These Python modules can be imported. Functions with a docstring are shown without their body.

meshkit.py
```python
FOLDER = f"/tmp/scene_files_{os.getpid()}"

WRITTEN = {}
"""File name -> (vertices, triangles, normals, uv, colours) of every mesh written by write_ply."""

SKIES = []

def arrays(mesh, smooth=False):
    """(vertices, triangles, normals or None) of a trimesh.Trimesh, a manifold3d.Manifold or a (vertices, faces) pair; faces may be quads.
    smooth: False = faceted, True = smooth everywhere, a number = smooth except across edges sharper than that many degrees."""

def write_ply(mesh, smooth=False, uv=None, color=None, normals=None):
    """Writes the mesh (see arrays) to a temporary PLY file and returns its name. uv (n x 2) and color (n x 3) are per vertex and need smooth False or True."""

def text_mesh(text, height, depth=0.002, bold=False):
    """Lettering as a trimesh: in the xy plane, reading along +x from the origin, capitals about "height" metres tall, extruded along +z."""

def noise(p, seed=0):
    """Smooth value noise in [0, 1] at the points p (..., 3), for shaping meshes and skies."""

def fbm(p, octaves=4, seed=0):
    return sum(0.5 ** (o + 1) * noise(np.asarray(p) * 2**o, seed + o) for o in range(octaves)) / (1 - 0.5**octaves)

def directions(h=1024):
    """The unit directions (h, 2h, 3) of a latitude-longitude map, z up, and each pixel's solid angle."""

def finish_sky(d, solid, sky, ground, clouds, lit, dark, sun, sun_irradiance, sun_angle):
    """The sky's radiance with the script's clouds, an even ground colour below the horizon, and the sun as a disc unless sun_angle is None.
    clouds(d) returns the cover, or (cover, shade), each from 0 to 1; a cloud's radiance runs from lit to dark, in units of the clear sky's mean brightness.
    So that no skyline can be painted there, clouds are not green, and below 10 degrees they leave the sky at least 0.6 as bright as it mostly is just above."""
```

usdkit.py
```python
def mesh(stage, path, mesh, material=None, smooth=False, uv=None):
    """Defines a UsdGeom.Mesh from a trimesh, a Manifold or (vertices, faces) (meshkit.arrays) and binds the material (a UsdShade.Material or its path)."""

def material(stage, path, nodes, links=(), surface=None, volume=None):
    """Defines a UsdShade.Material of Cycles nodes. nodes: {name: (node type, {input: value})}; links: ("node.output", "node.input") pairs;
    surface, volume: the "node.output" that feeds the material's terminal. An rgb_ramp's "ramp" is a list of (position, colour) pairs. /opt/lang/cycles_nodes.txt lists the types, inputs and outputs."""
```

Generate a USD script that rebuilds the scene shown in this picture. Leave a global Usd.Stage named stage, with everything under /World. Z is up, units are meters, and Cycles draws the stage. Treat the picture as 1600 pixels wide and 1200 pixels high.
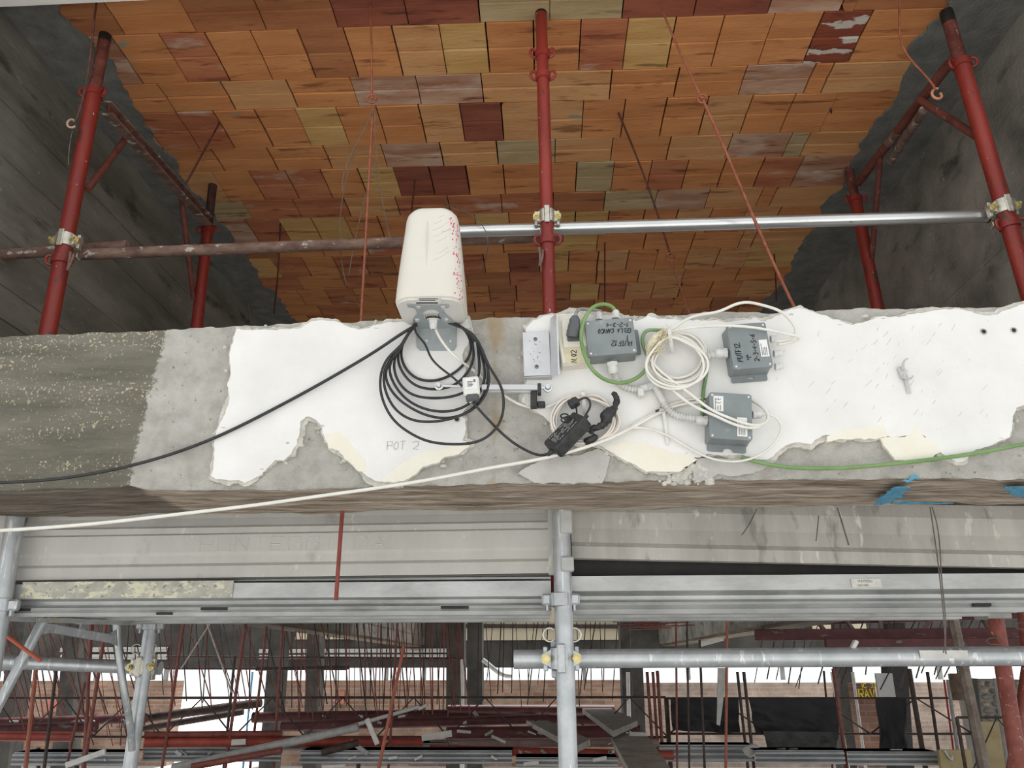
import math, random, numpy as np, trimesh, usdkit, meshkit
from pxr import Usd, UsdGeom, UsdLux, UsdShade, Gf, Sdf
from shapely.geometry import Polygon, MultiPolygon, LineString
from shapely import affinity
from shapely.ops import unary_union

stage = Usd.Stage.CreateInMemory()
UsdGeom.SetStageUpAxis(stage, 'Z'); UsdGeom.SetStageMetersPerUnit(stage, 1.0)
UsdGeom.Xform.Define(stage, '/World'); UsdGeom.Scope.Define(stage, '/World/Looks')

# ---------------------------------------------------------------- camera, sky, sun, exposure
EXPOSURE = -1.14
SKY = 0.72
SUN = 1500.0
FOCAL = 1250.0                       # pixels of the 1600 px wide picture
PITCH, YAW, ROLL = map(math.radians, (19.4, 2.3, -0.15))
EYE = np.array([0.0, -1.8, 1.6])
_F = np.array([-math.sin(YAW) * math.cos(PITCH), math.cos(YAW) * math.cos(PITCH), math.sin(PITCH)])
_R = np.array([math.cos(YAW), math.sin(YAW), 0.0]); _U = np.cross(_R, _F)
R_ = math.cos(ROLL) * _R + math.sin(ROLL) * _U; U_ = -math.sin(ROLL) * _R + math.cos(ROLL) * _U; F_ = _F
cam = UsdGeom.Camera.Define(stage, '/World/camera')
cam.CreateFocalLengthAttr(36.0 * FOCAL / 1600.0); cam.CreateHorizontalApertureAttr(36.0); cam.CreateVerticalApertureAttr(27.0)
cam.CreateClippingRangeAttr(Gf.Vec2f(0.05, 500.0)); cam.CreateExposureAttr(EXPOSURE)
cam.AddTransformOp().Set(Gf.Matrix4d(*R_, 0, *U_, 0, *(-F_), 0, *EYE, 1))
dome = UsdLux.DomeLight.Define(stage, '/World/sky'); dome.CreateIntensityAttr(SKY); dome.CreateColorAttr(Gf.Vec3f(0.97, 0.99, 1.0))
sun = UsdLux.DistantLight.Define(stage, '/World/sun'); sun.CreateIntensityAttr(SUN); sun.CreateAngleAttr(3.0); sun.CreateColorAttr(Gf.Vec3f(1.0, 0.985, 0.965))
sun.AddRotateXYZOp().Set(Gf.Vec3f(-22, 6, 0))       # high, from behind the building: it lights the yard in front and the far yard


# ---------------------------------------------------------------- measuring: pixels of the photograph -> points on real planes
def ray(px, py):
    return F_ + (px - 800.0) / FOCAL * R_ - (py - 600.0) / FOCAL * U_
def P(px, py, y):
    d = ray(px, py); return EYE + d * ((y - EYE[1]) / d[1])
def Pz(px, py, z):
    d = ray(px, py); return EYE + d * ((z - EYE[2]) / d[2])
def y_for(px, py, x):
    d = ray(px, py); return EYE[1] + d[1] * ((x - EYE[0]) / d[0])
def x_at(px, y, z):
    q = np.array([0, y, z]) - EYE; k = (px - 800.0) / FOCAL
    return (k * (q @ F_) - q @ R_) / (R_[0] - k * F_[0])

# ---------------------------------------------------------------- materials
LOOKS = {}
def mat(name, c1, c2=None, scale=8.0, rough=0.8, metal=0.0, bump=0.0, bscale=80.0, stretch=(1, 1, 1), lo=0.35, hi=0.65, detail=6.0, spots=(), spec=0.5, coat=0.0, loc=(0, 0, 0), dist=0.01):
    """c1..c2 mottled by noise over the surface; spots: (colour, scale, threshold, softness, stretch) laid over it."""
    if name in LOOKS: return LOOKS[name]
    n = {'g': ('geometry', {}), 'p': ('principled_bsdf', {'roughness': rough, 'metallic': metal, 'specular_ior_level': spec, 'coat_weight': coat})}
    l = []
    if c2 is None:
        n['p'][1]['base_color'] = c1
        last = None
    else:
        n['m'] = ('mapping', {'scale': stretch, 'location': loc}); n['n'] = ('noise_texture', {'scale': scale, 'detail': detail, 'roughness': 0.6})
        n['r'] = ('rgb_ramp', {'ramp': [(lo, c1), (hi, c2)]})
        l += [('g.position', 'm.vector'), ('m.vector', 'n.vector'), ('n.fac', 'r.fac')]; last = 'r.color'
    for i, (col, sc, th, soft, st) in enumerate(spots):
        n[f'sm{i}'] = ('mapping', {'scale': st, 'location': (3.1 * i + 1, 1.7 * i, 0.3)}); n[f'sn{i}'] = ('noise_texture', {'scale': sc, 'detail': 4.0, 'roughness': 0.6})
        n[f'sr{i}'] = ('map_range', {'from_min': th, 'from_max': th + soft, 'clamp': True})
        n[f'sx{i}'] = ('mix_color', {'b': col})
        if last is None: n[f'sx{i}'][1]['a'] = c1
        l += [('g.position', f'sm{i}.vector'), (f'sm{i}.vector', f'sn{i}.vector'), (f'sn{i}.fac', f'sr{i}.value'), (f'sr{i}.result', f'sx{i}.fac')]
        if last: l.append((last, f'sx{i}.a'))
        last = f'sx{i}.result'
    if last: l.append((last, 'p.base_color'))
    if bump:
        n['bn'] = ('noise_texture', {'scale': bscale, 'detail': 5.0, 'roughness': 0.65}); n['b'] = ('bump', {'strength': bump, 'distance': dist})
        n['bm'] = ('mapping', {'scale': stretch})
        l += [('g.position', 'bm.vector'), ('bm.vector', 'bn.vector'), ('bn.fac', 'b.height'), ('b.normal', 'p.normal')]
    LOOKS[name] = usdkit.material(stage, '/World/Looks/' + name, n, l, surface='p.BSDF')
    return LOOKS[name]

# ---------------------------------------------------------------- naming and defining
_used = {}
def numbered(parent, name):
    k = (parent, name); i = _used.get(k, 0); _used[k] = i + 1
    return f'{parent}/{name}' if i == 0 else f'{parent}/{name}_{i:03d}'
def tag(prim, label=None, cat=None, group=None, kind=None):
    for k, v in (('label', label), ('category', cat), ('group', group), ('kind', kind)):
        if v: prim.SetCustomDataByKey(k, v)
    return prim
def thing(name, label, cat, loc=(0, 0, 0), group=None, kind=None, rot=None):
    x = UsdGeom.Xform.Define(stage, numbered('/World', name))
    if any(loc): x.AddTranslateOp().Set(Gf.Vec3d(*map(float, loc)))
    if rot: x.AddRotateXYZOp().Set(Gf.Vec3f(*rot))
    tag(x.GetPrim(), label, cat, group, kind)
    ORIGIN[str(x.GetPath())] = np.array(loc, float)
    return x.GetPrim()
ORIGIN = {}
def obj(name, mesh, m, parent=None, label=None, cat=None, group=None, kind=None, smooth=False, local=False):
    """ONE Mesh prim; coordinates are in the world, turned into the parent's own frame here (unless local)."""
    par = str(parent.GetPath()) if parent else '/World'
    if not local and parent:
        o = ORIGIN.get('/'.join(par.split('/')[:3]))
        if o is not None and o.any():
            mesh = mesh.copy(); mesh.apply_translation(-o)
    p = usdkit.mesh(stage, numbered(par, name), mesh, m, smooth=smooth).GetPrim()
    tag(p, label, cat, group, kind)
    return p
def one(name, mesh, m, label, cat, group=None, kind=None, smooth=False):
    return obj(name, mesh, m, None, label, cat, group, kind, smooth)
def clone(src, loc, label, cat=None, group=None, rotz=0.0):
    name = src.GetName()
    while name[-4:-3] == '_' and name[-3:].isdigit(): name = name[:-4]
    x = UsdGeom.Xform.Define(stage, numbered('/World', name))
    x.GetPrim().GetReferences().AddInternalReference(src.GetPath())
    x.ClearXformOpOrder(); x.AddTranslateOp(opSuffix='at').Set(Gf.Vec3d(*map(float, loc)))
    if rotz: x.AddRotateZOp(opSuffix='turn').Set(rotz)
    x.GetPrim().SetInstanceable(True)
    was = src.GetCustomData()
    tag(x.GetPrim(), label, cat or was.get('category'), group or was.get('group'))
    return x.GetPrim()

# ---------------------------------------------------------------- shapes
cat_ = trimesh.util.concatenate
def box(a, b, bev=0.0):
    a, b = np.minimum(a, b), np.maximum(a, b)
    if bev <= 0:
        m = trimesh.creation.box(b - a); m.apply_translation((a + b) / 2); return m
    pts = []
    for sx in (0, 1):
        for sy in (0, 1):
            for sz in (0, 1):
                c = np.where([sx, sy, sz], b, a); s = np.where([sx, sy, sz], -1, 1) * bev
                for k in range(3):
                    q = c + s; q[k] = c[k]; pts.append(q)
    return trimesh.convex.convex_hull(np.array(pts))
def orient(m, x, y, z, o):
    T = np.eye(4); T[:3, 0], T[:3, 1], T[:3, 2], T[:3, 3] = x, y, z, o
    m = m.copy(); m.apply_transform(T); return m
def unit(v): v = np.asarray(v, float); return v / np.linalg.norm(v)
def sweep(pts, r, n=8, caps=True, closed=False):
    p = np.asarray(pts, float); r = np.broadcast_to(np.asarray(r, float), (len(p),))
    t = np.gradient(p, axis=0) if not closed else np.roll(p, -1, 0) - np.roll(p, 1, 0)
    t /= np.linalg.norm(t, axis=1, keepdims=True) + 1e-12
    a = np.cross(t[0], [0, 0, 1.0] if abs(t[0][2]) < 0.9 else [1.0, 0, 0]); a /= np.linalg.norm(a); A = [a]
    for i in range(1, len(p)):
        a = A[-1] - t[i] * (A[-1] @ t[i]); A.append(a / (np.linalg.norm(a) + 1e-12))
    A = np.array(A); B = np.cross(t, A); g = np.arange(n) * 2 * np.pi / n
    v = p[:, None] + r[:, None, None] * (np.cos(g)[None, :, None] * A[:, None] + np.sin(g)[None, :, None] * B[:, None])
    k = len(p) if closed else len(p) - 1
    i, j = np.meshgrid(np.arange(k), np.arange(n), indexing='ij'); i2 = (i + 1) % len(p); j2 = (j + 1) % n
    q = np.stack([i * n + j, i * n + j2, i2 * n + j2, i2 * n + j], -1).reshape(-1, 4); v = v.reshape(-1, 3)
    f = np.vstack([q[:, [0, 1, 2]], q[:, [0, 2, 3]]])
    if caps and not closed:
        c0, c1 = len(v), len(v) + 1; v = np.vstack([v, p[0], p[-1]]); j = np.arange(n); e = (len(p) - 1) * n
        f = np.vstack([f, np.stack([np.full(n, c0), (j + 1) % n, j], 1), np.stack([np.full(n, c1), e + j, e + (j + 1) % n], 1)])
    return trimesh.Trimesh(v, f, process=False)
def tube(a, b, r, n=14, wall=0.0):
    """straight round bar, or with wall > 0 a pipe open at both ends"""
    a, b = np.asarray(a, float), np.asarray(b, float)
    if wall <= 0: return sweep([a, b], r, n)
    d = unit(b - a) * 0.0005
    return sweep([a + d, a, b, b - d, b - (b - a) * .001, a + (b - a) * .001, a + d], [r - wall, r, r, r - wall, r - wall, r - wall, r - wall], n, caps=False)
def spline(pts, n=60):
    from scipy.interpolate import CubicSpline
    p = np.asarray(pts, float); s = np.r_[0, np.cumsum(np.linalg.norm(np.diff(p, axis=0), axis=1))]
    return CubicSpline(s, p)(np.linspace(0, s[-1], n))
def extr(poly, depth):
    gs = [g for g in getattr(poly, 'geoms', [poly]) if g.area > 1e-9]
    return cat_([trimesh.creation.extrude_polygon(g, depth, engine='earcut') for g in gs])
def facing(poly, depth, y):
    """polygon in world (x, z), its back at plane y, growing towards the viewer (-y) by depth"""
    m = extr(poly, depth); v = m.vertices.copy()
    m.vertices = np.stack([v[:, 0], y - v[:, 2], v[:, 1]], 1); return m
def lathe(prof, o, axis, n=20):
    """prof: (radius, along) pairs, revolved about axis through o"""
    z = unit(axis); x = unit(np.cross(z, [0, 0, 1.0] if abs(z[2]) < .9 else [1.0, 0, 0])); y = np.cross(z, x); g = np.arange(n) * 2 * np.pi / n
    ring = np.cos(g)[:, None] * x + np.sin(g)[:, None] * y
    v = np.concatenate([np.asarray(o) + ring * max(r, 1e-5) + z * h for r, h in prof]); f = []
    for i in range(len(prof) - 1):
        for j in range(n):
            a, b, c, d = i * n + j, i * n + (j + 1) % n, (i + 1) * n + (j + 1) % n, (i + 1) * n + j
            f += [(a, b, c), (a, c, d)]
    return trimesh.Trimesh(v, np.array(f), process=False)
def hexa(o, axis, r, h):
    return lathe([(0, 0), (r, 0), (r, h), (0, h)], o, axis, 6)
def fbm1(x, seed=0, o=4): return meshkit.fbm(np.stack([np.asarray(x, float), np.zeros(len(x)), np.zeros(len(x))], 1), o, seed) - 0.5
def jag(poly, amp=0.004, step=0.004, seed=0, fr=90.0):
    """a broken-edged copy of a polygon"""
    out = []
    for g in getattr(poly, 'geoms', [poly]):
        c = np.array(LineString(g.exterior.coords).segmentize(step).coords)[:-1]
        d = np.stack([meshkit.fbm(np.c_[c * fr, np.zeros(len(c))], 4, seed + k) - .5 for k in (0, 7)], 1)
        d += np.stack([meshkit.fbm(np.c_[c * fr * .25, np.zeros(len(c))], 2, seed + k) - .5 for k in (3, 9)], 1) * 1.6
        q = Polygon(c + d * 2 * amp).buffer(0)
        out.append(q)
    return unary_union(out)
def face_poly(pix, y=0.0):
    return Polygon([P(a, b, y)[[0, 2]] for a, b in pix]).buffer(0)
rng = random.Random(5)
# ================================================================ SETTING
CZ = 4.12                                           # underside of the clay-block ceiling
M_conc = mat('concrete_grey', (.30, .29, .26), (.42, .40, .365), 14, .9, bump=.6, bscale=130, spots=[((.20, .19, .17), 60, .62, .04, (1, 1, 1))])
M_floor = mat('pale_floor', (.56, .55, .53), (.68, .67, .645), 2, .9, bump=.3, bscale=40)
obj('floor', box((-45, -40, -.15), (45, 45, 0)), M_floor, kind='structure', label='pale dusty concrete floor of the building site')

# --- side walls: deep board-marked concrete beams left and right of the bay
def board_wall(x, side, y0, y1, z0, z1, h, seed, m, name, label):
    w = UsdGeom.Xform.Define(stage, '/World/' + name).GetPrim(); tag(w, label, kind='structure')
    r = random.Random(seed); zs = [z0]
    while zs[-1] < z1 - .05: zs.append(min(z1, zs[-1] + h * r.uniform(.75, 1.25)))
    prof = []
    for a, b in zip(zs[:-1], zs[1:]):
        o = r.uniform(0, .008); prof += [(o, a + .002), (o + r.uniform(-.002, .002), b - .002), (-.004, b)]
    ys = np.r_[np.arange(y0, 5.0, .06), np.arange(5.0, y1 + .01, .4)]; v = []
    for y in ys:
        for o, z in prof:
            v.append((x + side * (o + .012 * (meshkit.fbm(np.array([[y * .9, z * 6, seed]]), 4, seed)[0] - .5)), y, z))
    n = len(prof); f = []
    for i in range(len(ys) - 1):
        for j in range(n - 1):
            a, b, c, d = i * n + j, i * n + j + 1, (i + 1) * n + j + 1, (i + 1) * n + j
            f += [(a, b, c), (a, c, d)] if side < 0 else [(a, c, b), (a, d, c)]
    face = trimesh.Trimesh(np.array(v), np.array(f), process=False)
    back = box((x - side * .02, y0, z0), (x - side * .30, y1, z1))
    obj('board_marked_face', face, m, w); obj('core', back, m, w)
    obj('bottom_board', box((x - side * .012, y0 + .45, z0 - .03), (x - side * .27, y1, z0 + .01), .003), mat('old_formwork_board', (.12, .10, .075), (.24, .20, .155), 9, .85, bump=.3, stretch=(2, .2, 1)), w, label='pale timber board along the bottom edge')
    return w
M_wl = mat('board_marked_concrete', (.10, .10, .083), (.27, .262, .22), 5, .9, bump=.8, bscale=60, stretch=(1, .25, 1), lo=.3, hi=.7, spots=[((.055, .055, .045), 9, .58, .15, (1, .35, 1)), ((.30, .29, .25), 26, .66, .03, (1, .4, 1))])
M_wr = mat('stained_concrete', (.13, .127, .112), (.37, .35, .31), 3.2, .9, bump=.8, bscale=50, lo=.3, hi=.7, spots=[((.06, .058, .05), 5, .58, .16, (1, .6, 1.5)), ((.42, .40, .36), 30, .69, .03, (1, .4, 1))])
XL, XR = -2.16, 1.98
board_wall(XL, 1, -.0, 13.0, 1.94, CZ + .1, .17, 3, M_wl, 'wall_left', 'dark board-marked concrete side of the bay on the left')
board_wall(XR, -1, -.0, 13.0, 1.94, CZ + .1, .46, 8, M_wr, 'wall_right', 'stained grey concrete side of the bay on the right')
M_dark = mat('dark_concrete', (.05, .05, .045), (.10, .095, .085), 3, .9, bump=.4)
obj('wall_back', box((XL - .3, 7.4, 2.75), (XR + .3, 7.7, CZ + .3)), M_dark, kind='structure', label='unseen dark cross beam added to keep far light off the bay ceiling')  # hidden beam, added to block light coming in from the far end

# --- ceiling of clay blocks
ROWS = [35, 114, 160, 220, 257, 303, 333, 370.5, 395.5, 426, 446, 471, 487]     # joints between the rows, measured at x = 800
YB = [Pz(800, q, CZ)[1] for q in ROWS]
YB = [YB[0] - .335, YB[0] - .203] + YB[:]; YB[0] = YB[1] - .30
YB += [YB[-1] + .28, YB[-1] + .47]
J = {1: [75, 177, 292, 405, 519, 633, 747, 859, 975, 1089, 1208, 1325, 1347, 1430],
     2: [135, 200, 272, 341, 410, 479, 549, 621, 692, 762, 834, 906, 977, 1049, 1121, 1197, 1270, 1344, 1412],
     3: [190, 260, 357, 456, 554, 654, 754, 854, 954, 1057, 1160, 1265, 1292, 1392],
     4: [215, 236, 295, 351, 413, 474, 536, 597, 660, 722, 785, 848, 910, 973, 1036, 1099, 1166, 1230, 1294, 1356],
     5: [248, 341, 426, 512, 600, 690, 777, 867, 956, 1045, 1138, 1230, 1258, 1335],
     6: [282, 345, 402, 457, 511, 567, 621, 675, 731, 788, 844, 900, 957, 1014, 1070, 1127, 1186, 1245, 1305],
     7: [325, 386, 465, 543, 622, 702, 784, 864, 944, 1024, 1105, 1187, 1208, 1290],
     8: [335, 395, 445, 495, 546, 596, 646, 695, 744, 796, 847, 898, 950, 1004, 1055, 1107, 1160, 1212, 1268],
     9: [365, 430, 502, 572, 643, 715, 786, 860, 933, 1007, 1082, 1157, 1178, 1252],
     10: [378, 385, 432, 479, 527, 572, 617, 663, 710, 757, 796, 843, 888, 934, 980, 1025, 1072, 1120, 1167, 1225],
     11: [395, 402, 469, 537, 600, 665, 730, 797, 865, 932, 998, 1067, 1152, 1220],
     12: [420, 430, 471, 514, 557, 600, 642, 683, 724, 765, 807, 849, 891, 936, 977, 1020, 1062, 1110, 1155, 1200],
     13: [440, 500, 560, 620, 680, 742, 804, 866, 928, 988, 1052, 1112, 1165, 1205]}
# tones: o orange, t tan, y yellow, r red, d dark red, p pale washed, g grey-green, b brown, w dark red with white smear, k dark
TONE = {1: 'bobbddggddpbb', 2: 'poroobotyooryooowo', 3: 'ootoppttoopot', 4: 'prrooyootdttoootooo', 5: 'oootptgtotpgt', 6: 'torroyddooogoroorp', 7: 'grrtrrrbgptot', 8: 'pryyooooyoyyoototo',  # front row: some blocks browned to stand in for shade from the slab
        9: 'boorrooyooottt', 10: 'yyrorborrodyotoott', 11: 'rrorotbrootooto', 12: 'oooroowrobrbyrttooto', 13: 'orobrroborobroo'}
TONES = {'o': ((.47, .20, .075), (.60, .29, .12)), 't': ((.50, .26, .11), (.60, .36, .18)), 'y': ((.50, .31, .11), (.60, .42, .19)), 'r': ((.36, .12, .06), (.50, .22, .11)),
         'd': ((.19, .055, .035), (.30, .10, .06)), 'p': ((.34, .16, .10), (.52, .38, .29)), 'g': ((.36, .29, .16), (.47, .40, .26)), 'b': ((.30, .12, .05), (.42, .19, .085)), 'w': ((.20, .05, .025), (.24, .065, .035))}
BR = {}
for k, (a, b) in TONES.items():
    a, b = [(c[0] * 1.10, c[1] * .98, c[2] * .86) for c in (a, b)]
    for v in range(2):
        sp = [((a[0] * .55, a[1] * .5, a[2] * .5), 10, .58, .10, (.35, 2.2, 1))]
        if k in 'pr': sp.append(((.56, .41, .32), 5, .60 if k == 'r' else .52, .12, (.6, 1.6, 1)))
        if k == 'w': sp.append(((.62, .56, .5), 9, .54, .03, (.7, 2, 1)))
        if k in 'tg' or (k == 'o' and v): sp.append(((.30, .28, .21), 7, .66, .05, (.6, 1.4, 1)))
        BR[k, v] = mat(f'clay_{ {"o":"orange","t":"tan","y":"yellow","r":"red","d":"dark_red","p":"washed","g":"grey_green","b":"brown","w":"smeared"}[k]}' + ('_b' if v else ''), a, b, 7, .88, bump=.35, bscale=45, stretch=(.3, 1.6, 1), spots=sp, loc=(v * 5.3, v * 2.1, 0))
ceil = UsdGeom.Xform.Define(stage, '/World/ceiling').GetPrim(); _used['/World', 'ceiling'] = 1
tag(ceil, 'ceiling of orange hollow clay blocks between the concrete beams', kind='structure')
M_slabdark = mat('dark_joint', (.025, .018, .013), (.05, .035, .025), 8, .95)
obj('slab', box((XL - .3, .60, CZ + .045), (XR + .3, 7.5, CZ + .30)), M_slabdark, ceil)
def clay_block(x0, x1, y0, y1, z, r, chip=None):
    g = .003; x0 += g * r.uniform(.4, 1.6); x1 -= g * r.uniform(.4, 1.6); y0 += .002; y1 -= .002
    h = .05; c = .0025; gr = r.uniform(.002, .006); ym = (y0 + y1) / 2 + r.uniform(-.004, .004)
    if chip:
        s = chip; q = [(x0, y0), (x1, y0), (x1, y1), (x0, y1)]; k = r.randrange(4); a = np.array(q[k]); b = np.array(q[k - 1]); d = np.array(q[(k + 1) % 4])
        q[k:k + 1] = [tuple(a + unit(b - a) * s * r.uniform(.6, 1.3)), tuple(a + (unit(b - a) + unit(d - a)) * s * .35), tuple(a + unit(d - a) * s)]
        m = extr(Polygon(q), h); m.apply_translation((0, 0, z)); return m
    sec = [(y0, z + c), (y0 + c, z), (ym - gr * 1.6, z + .004), (ym, z + .004 + gr), (ym + gr * 1.6, z + .004), (y1 - c, z), (y1, z + c), (y1, z + h), (y0, z + h)]
    n = len(sec); v = [(x0, a, b) for a, b in sec] + [(x1, a, b) for a, b in sec]; f = []
    for j in range(n):
        k = (j + 1) % n; f += [(j, n + j, n + k), (j, n + k, k)]
    cx = [(ym, z + h * .5)]
    v += [(x0, *cx[0]), (x1, *cx[0])]
    for j in range(n):
        k = (j + 1) % n; f += [(2 * n, j, k), (2 * n + 1, n + k, n + j)]
    tilt = r.uniform(-.006, .006); v = np.array(v); v[:, 2] += (v[:, 0] - (x0 + x1) / 2) * tilt * 2
    return trimesh.Trimesh(v, np.array(f), process=False)
rb = random.Random(11)
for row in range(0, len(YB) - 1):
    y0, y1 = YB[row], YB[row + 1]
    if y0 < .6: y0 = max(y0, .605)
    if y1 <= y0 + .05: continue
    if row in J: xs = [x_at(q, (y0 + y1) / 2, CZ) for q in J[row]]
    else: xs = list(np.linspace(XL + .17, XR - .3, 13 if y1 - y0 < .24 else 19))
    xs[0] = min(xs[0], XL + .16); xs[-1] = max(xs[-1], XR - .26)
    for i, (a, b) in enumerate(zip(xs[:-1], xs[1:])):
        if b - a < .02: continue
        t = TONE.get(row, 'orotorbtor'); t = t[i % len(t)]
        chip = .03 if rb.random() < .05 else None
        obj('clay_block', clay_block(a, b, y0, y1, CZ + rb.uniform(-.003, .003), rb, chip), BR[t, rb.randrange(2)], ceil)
# mortar smeared along both side walls, over the ends of the blocks
M_mort = mat('grey_mortar', (.13, .135, .125), (.23, .23, .21), 9, .95, bump=1.0, bscale=60)
for side, edge in ((-1, [(0.60, -1.93), (1.0, -1.90), (1.6, -1.93), (2.2, -1.92), (3, -1.93), (4, -1.91), (5.2, -1.92)]), (1, [(.60, 1.68), (1.0, 1.63), (1.4, 1.66), (1.7, 1.62), (2.1, 1.68), (2.6, 1.66), (3.2, 1.69), (3.7, 1.64), (5.2, 1.76)])):
    ys = np.arange(.6, 5.2, .025); ex = np.interp(ys, [e[0] for e in edge], [e[1] for e in edge]) + .10 * fbm1(ys * 7, 5 + side, 5) + .05 * fbm1(ys * 22, 2, 3)
    w = XL - .05 if side < 0 else XR + .05
    m = extr(Polygon(list(zip(ex, ys)) + [(w, 5.2), (w, .6)]).buffer(0), .045); m.apply_translation((0, 0, CZ - .009))
    obj('mortar_strip', m, M_mort, ceil)
# white-painted slab edge above the opening
M_white = mat('white_paint', (.74, .73, .69), (.82, .81, .77), 6, .75, bump=.2)
e0, e1 = P(0, 11, .5), P(235, 0, .5)
def slab_edge():
    za = e0[2]; sl = (e1[2] - e0[2]) / (e1[0] - e0[0]); v = []
    for x in (XL - .3, XR + .3):
        z = za + sl * (x - e0[0]); v += [(x, .40, z), (x, .5, z), (x, .60, z + .13), (x, .60, CZ + .3), (x, .40, CZ + .3)]
    return trimesh.convex.convex_hull(np.array(v))
one('slab_edge', slab_edge(), M_white, 'white-painted slab edge crossing the top left corner above the bay', 'slab edge')

# ================================================================ THE BEAM
TOPE = [(-60, 527), (0, 525), (100, 521), (230, 517), (250, 515), (375, 509), (440, 506), (480, 502), (520, 502), (560, 503), (600, 501), (640, 499), (740, 498), (770, 495), (800, 494), (840, 497), (870, 492), (900, 490), (960, 493), (1000, 492), (1060, 492), (1100, 488), (1150, 486), (1210, 490), (1230, 487), (1270, 486), (1340, 481), (1400, 482), (1460, 482), (1530, 480), (1590, 477), (1660, 474)]
BOTE = [(-60, 770), (0, 768), (100, 764), (205, 760), (235, 766), (330, 766), (460, 766), (600, 760), (700, 758), (830, 755), (1000, 752), (1100, 750), (1300, 750), (1450, 748), (1600, 750), (1660, 749)]
TH = .345
def line_xz(pix):
    q = np.array([P(a, b, 0)[[0, 2]] for a, b in pix]); return q[:, 0], q[:, 1]
BX = np.arange(-2.12, 2.0, .011)
ztop = np.interp(BX, *line_xz(TOPE)) + .008 * fbm1(BX * 40, 1); zbot = np.interp(BX, *line_xz(BOTE)) + .007 * fbm1(BX * 30, 4)
XDARK = P(232, 620, 0)[0]
def shell(sec_of, keep=None):
    """skin from a section (list of points) at each x"""
    S = [sec_of(i) for i in range(len(BX))]; n = len(S[0]); v = np.concatenate(S); f = []
    i, j = np.meshgrid(np.arange(len(BX) - 1), np.arange(n - 1), indexing='ij')
    q = np.stack([i * n + j, (i + 1) * n + j, (i + 1) * n + j + 1, i * n + j + 1], -1).reshape(-1, 4)
    return trimesh.Trimesh(v, np.vstack([q[:, [0, 1, 2]], q[:, [0, 2, 3]]]), process=False)
def sec_front(i):
    x = BX[i]; t = np.linspace(0, 1, 38); z = zbot[i] + (ztop[i] - zbot[i]) * t; p = np.c_[np.full(38, x), np.zeros(38), z]
    p = np.vstack([p, [[x, .03, ztop[i] + .004], [x, .12, ztop[i]], [x, TH, ztop[i] - .01], [x, TH + .002, zbot[i] + .02]]])
    return p
front = shell(sec_front)
v = front.vertices.copy(); fr = v[:, 1] < .02
rough = np.where(v[:, 0] > XDARK + .28, 1.0, .45) * np.clip((P(800, 640, 0)[2] + .10 - v[:, 2]) / .12, .35, 1.6)
d = (meshkit.fbm(v * [26, 1, 26], 4, 3) - .5) * .013 * rough + (meshkit.fbm(v * [110, 1, 110], 3, 8) - .5) * .0075 * rough
v[:, 1] += np.where(fr, d + .003, 0); front.vertices = v
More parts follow.
